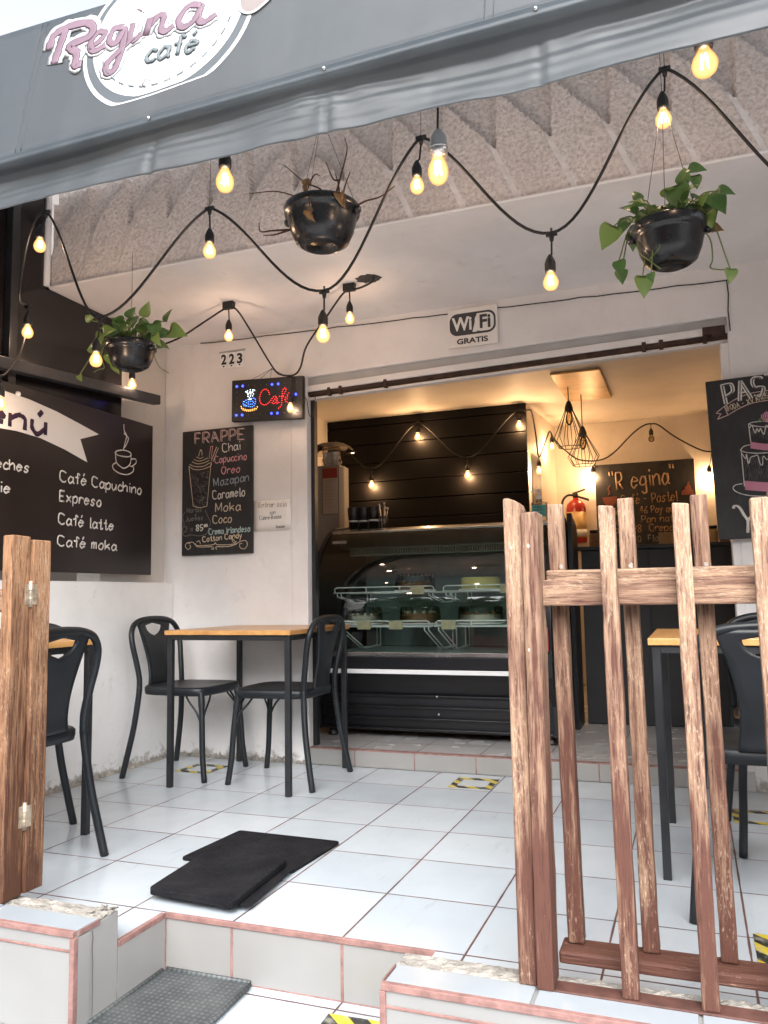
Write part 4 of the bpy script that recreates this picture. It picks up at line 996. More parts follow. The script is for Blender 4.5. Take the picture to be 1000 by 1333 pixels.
# house number tiles
hn = thing('house_number', (-1.23, 2.004, 2.26), 'white house number tiles reading 223 on the wall', 'house number')
for i, d in enumerate('223'):
    xa = -1.312+.054*i
    tl_ = MB().box(xa, xa+.052, 2.001, 2.0085, 2.262-.002*i, 2.358-.002*i).build('number_tile', M['white'], hn, bevel=.002)
    font_mesh('digit', d, .082, (xa+.008, 2.001, 2.288-.002*i), (1, 0, 0), (0, 0, 1), M['ink'], tl_, .0028, .036)
    mb = MB(); mb.box(xa+.020, xa+.030, 1.9995, 2.001, 2.270, 2.278); mb.build('mark', M['ink'], tl_)
MB().box(-1.318, -1.146, 1.999, 2.0085, 2.359, 2.366).build('cap', M['greystrip'], hn)
# LED sign
ls = thing('led_sign', (-.974, 1.955, 1.91), 'black LED sign spelling the word for coffee in red dots', 'sign')
mb = MB(); mb.prism([(-1.205, 1.923), (-.744, 1.900), (-.742, 2.146), (-1.203, 2.168)], 1.955, 1.985, 'y'); mb.build('panel', M['black'], ls, bevel=.003)
def leds(pts, mt, r, nm='led_dots'):
    mb = MB()
    for x, z in pts: mb.ball((x, 1.953, z), r, 4)
    mb.build(nm, mt, ls)
def sample(q, step):
    P = spline([(a, b, 0) for a, b in q], 10) if len(q) > 2 else [Vector((*q[0], 0)), Vector((*q[1], 0))]
    out = [(P[0].x, P[0].y)]; acc = 0.
    for a, b in zip(P, P[1:]):
        L = (b-a).length; d = step-acc
        while d <= L: c = a+(b-a)*(d/L); out.append((c.x, c.y)); d += step
        acc = L-(d-step)
    return out
LS = [([(-0.953, 2.059), (-0.963, 2.082), (-0.984, 2.092), (-1.006, 2.079), (-1.018, 2.042), (-1.009, 2.013), (-0.984, 2.0), (-0.963, 2.008), (-0.946, 2.022), (-0.929, 2.042), (-0.908, 2.04), (-0.936, 2.009), (-0.918, 2.004), (-0.904, 2.03), (-0.904, 2.002), (-0.887, 2.01)], 0), ([(-0.896, 1.972), (-0.879, 1.987), (-0.873, 2.027), (-0.87, 2.071), (-0.854, 2.086), (-0.847, 2.074), (-0.86, 2.051), (-0.873, 2.037)], 0), ([(-0.889, 2.041), (-0.853, 2.034)], 0), ([(-0.85, 2.019), (-0.829, 2.026), (-0.832, 2.035), (-0.849, 2.031), (-0.853, 2.013), (-0.839, 2.001), (-0.822, 2.01), (-0.815, 2.031)], 0), ([(-0.838, 2.045), (-0.821, 2.06)], 0), ([(-1.124, 2.034), (-1.124, 2.012), (-1.104, 2.006)], 2), ([(-1.118, 2.034), (-1.097, 2.044), (-1.051, 2.046), (-1.046, 2.02), (-1.061, 1.999), (-1.097, 2.005), (-1.118, 2.018)], 2), ([(-1.104, 2.026), (-1.075, 2.032), (-1.058, 2.027), (-1.068, 2.013), (-1.097, 2.018)], 2), ([(-1.139, 2.007), (-1.129, 1.987), (-1.09, 1.975), (-1.047, 1.979), (-1.033, 1.99), (-1.037, 2.005)], 3), ([(-1.136, 1.997), (-1.09, 1.981), (-1.04, 1.988)], 3), ([(-1.097, 2.095), (-1.1, 2.086), (-1.093, 2.075), (-1.097, 2.066), (-1.079, 2.049)], 1), ([(-1.079, 2.099), (-1.081, 2.087), (-1.075, 2.074), (-1.079, 2.058)], 1), ([(-1.061, 2.097), (-1.065, 2.085), (-1.058, 2.072), (-1.068, 2.057)], 1), ([(-1.051, 2.093), (-1.097, 2.076)], 1), ([(-1.088, 2.043), (-1.065, 2.044)], 1), ([(-1.107, 2.09), (-1.104, 2.08)], 1)]
for k in range(4): leds([p for q, c in LS if c == k for p in sample(q, .0130)], LED[k], .0029)
leds([(-1.168, 2.128), (-1.129, 2.127), (-0.937, 2.115), (-0.897, 2.114), (-0.785, 2.042), (-1.171, 1.958), (-1.132, 1.956), (-0.941, 1.947), (-0.903, 1.945)], LED[4], .0075)
leds([(-1.09, 2.126), (-1.051, 2.123), (-1.012, 2.121), (-0.973, 2.118), (-0.856, 2.114), (-0.818, 2.112), (-0.78, 2.111), (-0.78, 2.075), (-1.168, 2.093), (-1.168, 2.061), (-1.168, 2.026), (-1.168, 1.991), (-1.091, 1.954), (-1.054, 1.953), (-1.016, 1.951), (-0.977, 1.949), (-0.861, 1.943), (-0.78, 2.005), (-0.781, 1.968), (-0.781, 1.937)], M['led_off'], .0030)
mb = MB()
for a in ((-1.09, 2.163), (-1.03, 2.160), (-.96, 2.157), (-.84, 2.151)): mb.tube([(a[0], 1.975, a[1]), (-.965, 2.000, 2.222)], .0012, 4)
mb.ball((-.965, 1.998, 2.222), .004, 5); mb.tube(spline([(-.743, 1.985, 2.03), (-.735, 1.995, 2.0), (-.725, 1.997, 1.93), (-.705, 2.0, 1.92), (-.69, 2.0, 1.99), (-.70, 2.03, 2.05)], 5), .0022, 5)
mb.build('hanging_string', M['wire'], ls)
# cake chalkboard
po = thing('chalkboard', (1.66, 1.96, 1.13), 'tall chalkboard with a tiered cake drawn in chalk at the right edge', 'chalkboard')
mb = MB(); mb.prism([(1.3765, 1.132), (1.945, 1.140), (1.937, 1.895), (1.3585, 1.876)], 1.958, 1.985, 'y'); mb.build('panel', M['chalk'], po, bevel=.003)
B = Board((0, 1.958, 0), (1, 0, 0), (0, 0, 1)); B.lift = .0015
for dx, dy in ((0, 0), (.011, .0), (.0055, -.004)): B.text('PASTEL', (1.437+dx, 1.762+dy), (1.80+dx, 1.812+dy), .092, .0034, CH['white' if dx != .0055 else 'grey'], .05)
B.text('BODA - XV AÑOS', (1.447, 1.728), (1.625, 1.773), .024, .0016, CH['cream'], .1)
cx = 1.655
PL = [([(1.434, 1.751), (1.489, 1.782), (1.555, 1.801), (1.655, 1.808)], 2), ([(1.447, 1.708), (1.498, 1.735), (1.558, 1.755), (1.655, 1.763)], 2), ([(1.434, 1.751), (1.397, 1.722)], 2), ([(1.397, 1.722), (1.418, 1.717)], 2), ([(1.418, 1.717), (1.401, 1.692)], 2), ([(1.401, 1.692), (1.447, 1.708)], 2), ([(1.434, 1.751), (1.447, 1.708)], 2),
 ([(1.53, 1.658), (1.553, 1.665), (1.616, 1.666), (1.655, 1.667)], 0), ([(1.53, 1.658), (1.563, 1.645), (1.614, 1.637), (1.655, 1.635)], 0), ([(1.532, 1.654), (1.536, 1.573)], 0), ([(1.533, 1.638), (1.546, 1.65), (1.551, 1.63), (1.558, 1.613), (1.565, 1.635), (1.573, 1.618), (1.58, 1.634), (1.587, 1.614), (1.595, 1.607), (1.603, 1.644), (1.614, 1.637), (1.630, 1.60), (1.655, 1.63)], 0),
 ([(1.49, 1.538), (1.506, 1.556), (1.535, 1.562)], 0), ([(1.49, 1.538), (1.516, 1.527), (1.562, 1.52), (1.607, 1.519), (1.655, 1.518)], 0), ([(1.494, 1.532), (1.498, 1.371)], 0), ([(1.495, 1.525), (1.511, 1.498), (1.515, 1.52), (1.521, 1.475), (1.532, 1.503), (1.549, 1.508), (1.561, 1.51), (1.57, 1.468), (1.579, 1.467), (1.584, 1.505), (1.597, 1.488), (1.606, 1.491), (1.63, 1.50), (1.655, 1.47)], 0),
 ([(1.49, 1.384), (1.461, 1.38), (1.45, 1.364), (1.47, 1.344), (1.516, 1.328), (1.573, 1.321), (1.655, 1.318)], 0)]
for q, c in PL:
    m_ = CH['white'] if c == 0 else CH['pinkish']
    B.stroke(q, .0021, m_, 4); B.stroke([(2*cx-a, b) for a, b in q], .0021, m_, 4)
for q in ([(1.443, 1.272), (1.449, 1.285), (1.467, 1.277), (1.487, 1.238), (1.5, 1.212), (1.497, 1.158)], [(1.5, 1.212), (1.522, 1.243), (1.547, 1.273)]):
    for o_ in (0, .006): B.stroke([(a+o_, b) for a, b in q], .0034, CH['white'], 4)
for a, b, y0, y1 in ((1.534, 1.776, 1.542, 1.570), (1.500, 1.810, 1.352, 1.392)):
    for i in range(34):
        y = y0+(y1-y0)*i/33; c = -.016*(1-abs(2*(i/33)-1))*0; B.stroke([(a, y+.004), (cx-.06, y-.010), (cx, y-.013), (cx+.06, y-.010), (b, y+.004)], .0014, CH['rose'], 3, -.0006, n=4)
for a, b, y0, y1, n in ((1.537, 1.773, 1.575, 1.632, 150), (1.500, 1.810, 1.398, 1.505, 330)):
    for i in range(n):
        x = rnd.uniform(a, b); y = rnd.uniform(y0, y1); B.stroke([(x, y), (x+rnd.uniform(-.006, .006), min(y1, y+rnd.uniform(.010, .035)))], .0011, CH['grey'], 2, -.0008, n=4)
for i in range(5): B.stroke(arc(1.628, 1.688, .008+.008*i, .006+.006*i, 40*i, 40*i+290, 14), .0028, CH['rose'], 2)
B.stroke([(1.57, 1.665), (1.585, 1.678), (1.60, 1.668), (1.57, 1.665)], .003, CH['green'], 4)
B.build('lettering', po)
# board at the back of the shop
ro = flat_board('chalkboard', .492, 1.318, 5.262, 5.298, 1.22, 2.025, M['chalk'], 'chalkboard price list on the back wall inside the shop', 'chalkboard')
B = Board((0, 5.262, 0), (1, 0, 0), (0, 0, 1))
for t, a, b, c, d, cap, k in [('"R egina"', 0.628, 1.790, 1.166, 1.822, 0.15, 'orange'), ('Café - Pastel', 0.71, 1.656, 1.173, 1.671, 0.083, 'dimor'), ('Chico 38  46 Pay queso', 0.573, 1.576, 1.241, 1.577, 0.06, 'dimor'), ('Gde. 19  Pan nata', 0.57, 1.491, 1.174, 1.496, 0.059, 'dimor'), ('Moka 28  Crepas', 0.588, 1.414, 1.17, 1.418, 0.059, 'dimor'), ('Extra 10  Flan', 0.607, 1.328, 1.04, 1.334, 0.051, 'dim')]:
    B.text(t, (a, b), (c, d), cap, .0066 if cap > .1 else .0038, CH[k], .2)
B.poly([(.547, 1.733), (.676, 1.737), (.660, 1.68), (.640, 1.652), (.61, 1.648), (.578, 1.655), (.558, 1.69)], CH['red'], .0008)
B.stroke([(.60, 1.75), (.615, 1.78), (.60, 1.80), (.62, 1.835)], .004, CH['red'], 4)
B.poly([(1.203, 1.715), (1.307, 1.715), (1.30, 1.75), (1.283, 1.77), (1.285, 1.79), (1.272, 1.80), (1.272, 1.83), (1.255, 1.815), (1.25, 1.795), (1.232, 1.785), (1.232, 1.765), (1.208, 1.75)], CH['red'], .0008)
B.build('lettering', ro)

# ------------------------------------------------------------------ string lights
def lamp(pos, watts, parent, r=.018):
    d = bpy.data.lights.new('bulb_light', 'POINT'); d.energy = watts; d.shadow_soft_size = r; d.color = (1., .58, .28) if watts > 3 else (1., .66, .45)
    o = bpy.data.objects.new('bulb_light', d); COL.objects.link(o); o.location = Vector(pos)-wloc(parent); o.parent = parent
def bulb(parent, node, c, gw=.050, gl=.066, watts=BULB_W, lit=True, sock='socket', tilt=0.):
    """node: where the lead leaves the cable; c: centre of the glass"""
    node, c = Vector(node), Vector(c); g = MB()
    prof = [(.36, .50), (.44, .40), (.62, .26), (.86, .10), (1., -.06), (.98, -.20), (.86, -.34), (.60, -.45), (.28, -.495), (.0001, -.5)]
    g.lathe([(gw/2*a, gl*b) for a, b in prof][::-1], c, 18)
    b = g.build('bulb', M['bulb'] if lit else M['bulb_off'], parent)
    top = c+Vector((0, 0, gl*.47)); s = MB()
    sr = gw*.36
    s.lathe([(sr*.95, -.003), (sr, .004), (sr, .026), (sr*.82, .036), (sr*.45, .050), (.004, .056)], top, 14)
    so = s.build('socket', M[sock], b)
    if (node-top).length > .06:
        w = MB(); w.tube([node, node+(top-node)*.5+Vector((.002, 0, 0)), top+Vector((0, 0, .05))], .0034, 6); w.build('lead', M['wire'], b)
    f = MB()
    for k in range(4):
        a = k*math.pi/2+.4; f.tube([c+Vector((gw*.10*math.cos(a), gw*.10*math.sin(a), gl*.22)), c+Vector((gw*.17*math.cos(a+.3), gw*.17*math.sin(a+.3), -gl*.20))], .0022, 5)
    f.build('filament', M['filament'] if lit else M['thin_wire'], b)
    if lit: lamp(c+Vector((0, 0, -.01)), watts, b)
    return b
def swag(hi, lo, n=16, a=.72):
    """cable from a hooked-up node down to a hanging node"""
    hi, lo = Vector(hi), Vector(lo); out = []
    for i in range(n+1):
        t = i/n; p = hi+(lo-hi)*t; k = a*(.5-.5*math.cos(math.pi*t))+(1-a)*(1-(1-t)**2)
        p.z = hi.z+(lo.z-hi.z)*k; out.append(p)
    return out
def join(mb, P, r=.0052, n=8): mb.tube(P, r, n)
def clip(mb, p):
    p = Vector(p); mb.tube([p+Vector((-.018, 0, -.004)), p+Vector((.018, 0, -.004))], .0085, 8); mb.tube([p, p+Vector((0, 0, -.028))], [.011, .006], 8)
sl = thing('string_lights', (0, .5, 2.4), 'black festoon string of warm bulbs swagging across the front under the awning', 'string lights', 'festoon lights of the cafe')
ND = dict(R=(1.70, .5, 2.02), D=(1.255, .5, 2.543), E=(.883, .5, 2.067), C=(.446, .5, 2.497), F=(.068, .5, 1.998), B=(-.415, .5, 2.404), G=(-.929, .5, 2.039), A=(-1.221, .5, 2.543))
P = []
seq = [('D', 'R', 1), ('D', 'E', 0), ('C', 'E', 1), ('C', 'F', 0), ('B', 'F', 1), ('B', 'G', 0), ('A', 'G', 1)]
mb = MB()
for h, l, rev in seq: join(mb, swag(ND[h], ND[l]))
mb.tube(spline([ND['A'], (-1.275, .50, 2.52), (-1.33, .51, 2.42), (-1.40, .55, 2.28), (-1.47, .62, 2.23), (-1.50, .70, 2.24)], 5), .0052, 8)
mb.tube(spline([(-1.50, .70, 2.24), (-1.52, .72, 2.16), (-1.53, .68, 2.0), (-1.52, .60, 1.90), (-1.50, .555, 1.88)], 5), .0045, 8)
for k in 'DECFBGA': clip(mb, ND[k])
clip(mb, (-1.50, .70, 2.24))
mb.build('cable', M['wire'], sl)
mb = MB()
for k in 'DCBA': mb.tube([ND[k], Vector(ND[k])+Vector((0, .02, .55))], .0012, 4)
mb.tube([ND['E'], Vector(ND['E'])+Vector((.0, .0, .016))], .004, 5); mb.tube([ND['F'], Vector(ND['F'])+Vector((.0, .0, .016))], .004, 5)
mb.build('tie_wire', M['thin_wire'], sl)
for k, c in dict(D=(1.244, .5, 2.379), E=(.875, .5, 1.908), C=(.428, .5, 2.326), F=(.062, .5, 1.840), B=(-.414, .5, 2.234), G=(-.944, .5, 1.869), A=(-1.25, .5, 2.402)).items(): bulb(sl, Vector(ND[k])+Vector((0, 0, -.02)), c)
bulb(sl, (-1.50, .70, 2.235), (-1.50, .698, 2.12)); bulb(sl, (-1.50, .555, 1.88), (-1.50, .556, 1.757))
# second string: at the soffit, over the LED sign
s2 = thing('string_lights', (-.6, 1.6, 2.3), 'black festoon string along the white ceiling, looping down over the LED sign', 'string lights', 'festoon lights of the cafe')
mb = MB(); n1, n2 = (-.934, 1.483, 2.400), (-.259, 1.505, 2.400)
mb.tube(spline([(-1.56, 1.50, 2.20), (-1.50, 1.55, 2.27), (-1.333, 1.60, 2.33), (-1.12, 1.55, 2.385), (-.98, 1.49, 2.405), (-.934, 1.483, 2.41), (-.89, 1.485, 2.395), (-.875, 1.58, 2.33), (-.89, 1.80, 2.23), (-.90, 1.93, 2.182), (-.86, 1.942, 2.158), (-.79, 1.942, 2.152), (-.742, 1.93, 2.19), (-.64, 1.80, 2.26), (-.43, 1.62, 2.345), (-.31, 1.53, 2.402), (-.259, 1.505, 2.41), (-.20, 1.49, 2.405), (-.13, 1.47, 2.415), (-.11, 1.455, 2.432)], 6), .0052, 8)
mb.box(-.965, -.905, 1.47, 1.498, 2.405, 2.441); mb.box(-.29, -.23, 1.492, 1.52, 2.405, 2.441); mb.build('cable', M['wire'], s2)
bulb(s2, n1, (-.934, 1.483, 2.262), .047, .062); bulb(s2, n2, (-.259, 1.505, 2.268), .047, .062)
bulb(s2, (-.80, 1.942, 2.155), (-.806, 1.925, 1.963), .040, .060, .5); bulb(s2, (-1.56, 1.50, 2.20), (-1.55, 1.497, 2.076), .047, .062)
# third string: right behind the valance
s3 = thing('string_lights', (.6, -.02, 2.3), 'larger bulbs hanging just behind the awning edge', 'string lights', 'festoon lights of the cafe')
mb = MB(); q = [(-1.2, .0, 2.50), (-.097, .0, 2.36), (.618, .10, 2.44), (1.351, .08, 2.42), (2.2, .05, 2.5)]; mb.tube(spline(q, 10), .005, 8); mb.build('cable', M['wire'], s3)
bulb(s3, (-.085, .0, 2.36), (-.035, .0, 2.192), .056, .082); bulb(s3, (1.351, .08, 2.42), (1.353, .08, 2.266), .066, .080)
b = bulb(s3, (.625, .10, 2.44), (.622, .10, 2.140), .060, .098, BULB_W, True, 'silver')
mb = MB(); mb.lathe([(.026, .0), (.027, .02), (.024, .055), (.012, .075), (.006, .08)], (.625, .10, 2.178), 16); mb.lathe([(.028, .018), (.0285, .022), (.028, .026)], (.625, .10, 2.178), 16); mb.build('metal_cap', M['silver'], b)
# strings inside the shop
s4 = thing('string_lights', (-.5, 4.2, 2.0), 'festoon bulbs hung on the black slatted wall inside the shop', 'string lights', 'festoon lights of the cafe')
nd = [(-1.55, 4.20, 2.23), (-1.22, 4.20, 1.97), (-.805, 4.20, 2.33), (-.39, 4.20, 2.0), (.039, 4.20, 2.35), (.10, 4.225, 2.34)]
mb = MB()
for a, b_ in zip(nd, nd[1:]): hi, lo = (a, b_) if a[2] > b_[2] else (b_, a); join(mb, swag(hi, lo, 12), .006)
mb.build('cable', M['wire'], s4)
for (x, y, z), n_ in (((-.805, 4.2, 2.207), nd[2]), ((-1.22, 4.2, 1.831), nd[1]), ((-.39, 4.2, 1.858), nd[3]), ((.039, 4.2, 2.227), nd[4])): bulb(s4, n_, (x, y, z), .056, .070, IN_W)
s5 = thing('string_lights', (.7, 5.2, 2.1), 'festoon string along the pale back wall above the shop chalkboard', 'string lights', 'festoon lights of the cafe')
mb = MB()
mb.tube(spline([(.105, 4.21, 2.345), (.13, 4.26, 2.33), (.15, 4.30, 2.15), (.165, 4.30, 1.98), (.175, 4.45, 2.06), (.18, 4.75, 2.25), (.185, 4.84, 2.27), (.20, 4.95, 2.22), (.26, 5.2, 2.16), (.36, 5.25, 2.085), (.53, 5.25, 2.065), (.66, 5.25, 2.12), (.83, 5.25, 2.28), (.93, 5.25, 2.345), (.99, 5.25, 2.352), (1.05, 5.25, 2.335), (1.18, 5.25, 2.22), (1.36, 5.25, 2.10), (1.46, 5.25, 2.07), (1.60, 5.25, 2.08)], 5), .0065, 8); mb.build('cable', M['wire'], s5)
bulb(s5, (.165, 4.30, 1.98), (.165, 4.295, 1.868), .052, .068, IN_W); bulb(s5, (.185, 4.84, 2.27), (.19, 4.84, 2.150), .052, .068, IN_W)
bulb(s5, (.985, 5.24, 2.345), (.985, 5.225, 2.222), .052, .068, IN_W, False); bulb(s5, (.51, 5.25, 2.07), (.482, 5.235, 1.93), .052, .068, IN_W); bulb(s5, (1.46, 5.25, 2.07), (1.435, 5.235, 1.865), .052, .068, IN_W)
# caged pendants
for x, y, zt, zb, lab in ((.487, 3.75, 2.215, 1.935, 'taller hanging black wire cage pendant lamp, unlit, on the left'), (.545, 4.02, 2.078, 1.840, 'lower hanging black wire cage pendant lamp, unlit, on the right')):
    t = thing('pendant_lamp', (x, y, 2.375), lab, 'pendant lamp', 'wire cage pendants inside the shop')
    mb = MB(); mb.tube([(x, y, 2.376), (x, y, zt+.05)], .004, 6); mb.build('cord', M['wire'], t)
    mb = MB(); mb.lathe([(.03, -.02), (.031, .0), (.026, .018), (.021, .035), (.012, .055), (.0001, .06)], (x, y, zt), 14); mb.build('cap', M['socket'], t)
    mb = MB(); zm = zb+.065
    for k in range(12):
        a = 2*math.pi*k/12; c, s = math.cos(a), math.sin(a)
        mb.tube([(x+.028*c, y+.028*s, zt-.012), (x+.115*c, y+.115*s, zm), (x+.078*c, y+.078*s, zb)], .0028, 5)
    for r, z in ((.078, zb), ): mb.tube([(x+r*math.cos(R(10*i)), y+r*math.sin(R(10*i)), z) for i in range(36)], .0030, 5, closed=True)
    mb.build('cage', M['wire'], t)
    g = MB(); g.lathe([(.0001, -.052), (.012, -.048), (.022, -.03), (.026, -.005), (.020, .025), (.014, .05)], (x, y, zt-.07), 14); g.build('bulb', M['bulb_off'], t)

# ------------------------------------------------------------------ hanging plants
def leaf(mb, c, tip, up, size, m=0, fold=.25, curl=.2):
    """heart-shaped leaf: c stem end, tip direction, up = face normal"""
    tip = Vector(tip).normalized(); up = Vector(up); up = (up-tip*up.dot(tip)); up = up.normalized() if up.length > 1e-4 else tip.orthogonal().normalized()
    sd = tip.cross(up); c = Vector(c)
    prof = [(-.12, .20), (-.08, .36), (.08, .47), (.26, .46), (.46, .38), (.66, .25), (.84, .11), (1.0, 0.)]
    vs = [c+up*0]; fs = []
    mid = []; L = []; Rr = []
    for t, w in prof:
        z = -curl*t*t*size; b = c+tip*(max(t, 0. if t < -.1 else t)*size)+up*z
        vs.append(b); mid.append(len(vs)-1)
        vs.append(b+sd*(w*size)+up*(fold*w*size)+tip*0); L.append(len(vs)-1)
        vs.append(b-sd*(w*size)+up*(fold*w*size)); Rr.append(len(vs)-1)
    for i in range(len(prof)-1):
        fs += [(mid[i], L[i], L[i+1], mid[i+1]), (mid[i], mid[i+1], Rr[i+1], Rr[i])]
    mb.add(vs, fs, m, True)
def pot(t, x, y, z, r, h, rim=.02):
    """z: rim height"""
    mb = MB(); mb.lathe([(.0001, -h+.006), (r*.36, -h+.004), (r*.40, -h), (r*.56, -h+.008), (r*.70, -h*.86), (r*.83, -h*.60), (r*.90, -h*.34), (r*.93, -rim-.012), (r*.99, -rim-.008), (r, -rim), (r*1.01, -.006), (r*.99, 0), (r*.93, -.002), (r*.90, -.03)], (x, y, z), 36)
    for s in (-1, 1): mb.ball((x+s*r*1.0, y, z-.03), .016, 5)
    mb.build('pot', M['pot'], t)
    mb = MB(); mb.lathe([(r*.90, -.03), (r*.5, -.018), (.0001, -.014)], (x, y, z), 24); mb.build('soil', M['soil'], t)
def hangers(t, x, y, z, r, hook):
    mb = MB()
    for k in range(3): a = R(120*k+25); mb.tube([(x+r*math.cos(a), y+r*math.sin(a), z-.006), (x, y, hook-.25), (x, y, hook)], .0011, 4)
    mb.build('hanger_wire', M['thin_wire'], t)
# dry plant in the middle
x, y, z = .072, .48, 2.298
t = thing('hanging_plant', (x, y, z-.19), 'hanging black pot with a withered plant of bare twigs, middle of the three', 'hanging plant', 'hanging pots under the awning')
pot(t, x, y, z, .137, .150); hangers(t, x, y, z, .13, 2.9)
mb = MB(); lf = MB()
TW = [[(0, 0, -.02), (-.05, .0, .03), (-.14, -.02, .075), (-.24, -.03, .085)], [(.03, 0, -.02), (.0, .01, .06), (-.06, .0, .10), (-.12, -.02, .16)], [(.03, 0, -.02), (.06, .0, .08), (.085, .0, .17), (.075, .01, .22)], [(.03, 0, -.02), (.05, .02, .05), (.035, .03, .12)],
      [(.10, 0, -.02), (.15, -.02, -.015), (.20, -.02, -.01), (.245, -.02, .015)], [(-.11, 0, -.05), (-.16, -.03, -.055), (-.20, -.03, -.05), (-.205, -.03, -.02)], [(-.11, 0, -.05), (-.15, -.03, -.07), (-.19, -.03, -.065)], [(-.06, 0, -.01), (-.09, 0, .02), (-.13, .01, .04)], [(.06, 0, -.02), (.075, 0, .05), (.095, 0, .10)], [(.01, -.10, .01), (.01, -.135, -.02), (.02, -.14, -.08)], [(-.06, 0, .02), (-.05, .0, .07), (-.03, .01, .12), (-.01, .01, .115)], [(.06, 0, .08), (.03, .02, .10), (.015, .0, .15)]]
TW = [[(a*1.18, b, c*1.15) for a, b, c in q] for q in TW]
for q in TW: n = len(spline(q, 5)); mb.tube([Vector((x, y, z))+p for p in spline(q, 5)], [.0042-.0028*i/n for i in range(n)], 6)
mb.build('twig', M['twig'], t)
for c, d, s in (((-.06, 0, .10), (.1, 0, 1), .05), ((-.05, -.01, .09), (-.3, 0, -1), .05), ((.11, -.09, -.01), (.1, 0, -1), .055), ((.02, -.14, -.075), (.1, 0, -1), .055), ((-.10, 0, .035), (.3, 0, -1), .05), ((.12, -.08, -.02), (-.1, 0, -1), .05)):
    lf = MB(); leaf(lf, Vector((x, y, z))+Vector(c), d, (rnd.uniform(-.9, .9), -1, .1), s*.72, 0, .9, .5); lf.build('leaf', M['leaf_dead'], t)
def pothos(t, x, y, z, r, spec, extra, stems, rear=True):
    """spec: leaves (dx, dz, tip dx, tip dz, size, tone); a stem runs from the pot to each of them"""
    L = MB(); stm = MB(); o = Vector((x, y, z))
    for dx, dz, tx, tz, s, m in spec:
        dy = rnd.uniform(-r*.9, r*.35) if abs(dx) < r*1.1 else rnd.uniform(-r*.6, r*.4)
        c = o+Vector((dx, dy, dz)); leaf(L, c, (tx, rnd.uniform(-.25, .1), tz), (rnd.uniform(-.45, .45), -1, rnd.uniform(.0, .6)), s, m, rnd.uniform(.15, .4), rnd.uniform(.05, .35))
        b = o+Vector((dx*.30, dy*.5, -.02)); mid = (b+c)/2+Vector((0, 0, .04+.3*max(0, -dz)))
        if abs(dx) > r*.9 and dz < 0: mid = o+Vector((math.copysign(r*1.02, dx), dy, .02))
        stm.tube(spline([b, mid, c], 5), .0022, 5)
    for i in range(extra):
        a = rnd.uniform(0, 2*math.pi); rr = r*rnd.uniform(.2, 1.1); c = o+Vector((rr*math.cos(a), rr*math.sin(a), rnd.uniform(.0, .075)))
        leaf(L, c, (math.cos(a)+rnd.uniform(-.5, .5), math.sin(a)+rnd.uniform(-.5, .5), rnd.uniform(-.6, .7)), (rnd.uniform(-.5, .5), -.7, rnd.uniform(.2, 1)), rnd.uniform(.035, .062), 0 if rnd.random() < .8 else 1, rnd.uniform(.1, .4), rnd.uniform(0, .4))
        stm.tube(spline([o+Vector((rr*.3*math.cos(a), rr*.3*math.sin(a), -.02)), o+Vector((rr*.7*math.cos(a), rr*.7*math.sin(a), .04)), c], 4), .0020, 5)
    for q in stems: stm.tube([o+p for p in spline(q, 6)], .0022, 5)
    L.build('foliage', [M['leaf'], M['leaf_light'], M['leaf_dead']], t); stm.build('stem', M['stem'], t)
# right pot with trailing pothos
x, y, z = 1.243, .50, 2.028
t = thing('hanging_plant', (x, y, z-.15), 'hanging black pot with trailing heart shaped green leaves, rightmost of the three', 'hanging plant', 'hanging pots under the awning')
pot(t, x, y, z, .112, .135, .025); hangers(t, x, y, z, .10, 2.7)
SP = [(.048, .135, .1, 1, .058, 0), (.065, .125, 1, -.3, .060, 0), (.030, .105, -.2, .5, .030, 0), (-.085, .085, -.3, 1, .045, 0), (-.050, .065, -.3, .8, .035, 0), (-.120, .030, -.8, -.9, .065, 0), (-.165, -.005, -.5, -1, .085, 1), (-.155, -.090, .2, -1, .052, 0), (-.150, -.120, .1, -1, .05, 0), (-.085, -.165, .05, -1, .075, 1), (-.058, -.175, .1, -1, .034, 0), (-.03, -.08, .2, -1, .055, 1), (-.075, -.035, .1, -1, .055, 0), (-.105, .0, -.2, -1, .06, 0),
      (-.035, .045, -.2, -.8, .075, 1), (-.005, .065, .1, -.9, .085, 0), (.025, .085, .2, -.9, .09, 0), (.075, .06, .1, -1, .085, 0), (.105, .05, .15, -1, .10, 0), (.125, .06, .5, -.8, .085, 0), (.145, .055, .9, -.2, .055, 0), (.115, -.02, 1, -.25, .05, 2), (.110, .005, .2, -1, .06, 1), (-.06, .02, -.5, -.6, .07, 0), (-.075, .06, -.3, -.6, .05, 0), (.08, .10, .1, -.8, .045, 0), (.165, -.175, -.05, -1, .050, 1)]
pothos(t, x, y, z, .108, [(a, b, c, d, e*.88, m_) for a, b, c, d, e, m_ in SP], 38, [[(.09, 0, -.02), (.115, 0, -.07), (.118, 0, -.13), (.11, 0, -.155), (.13, 0, -.165), (.165, 0, -.172)], [(-.09, -.03, -.03), (-.09, -.05, -.09), (-.06, -.06, -.13), (-.03, -.06, -.16)], [(-.06, -.05, -.12), (-.03, -.08, -.10), (-.025, -.08, -.06)]])
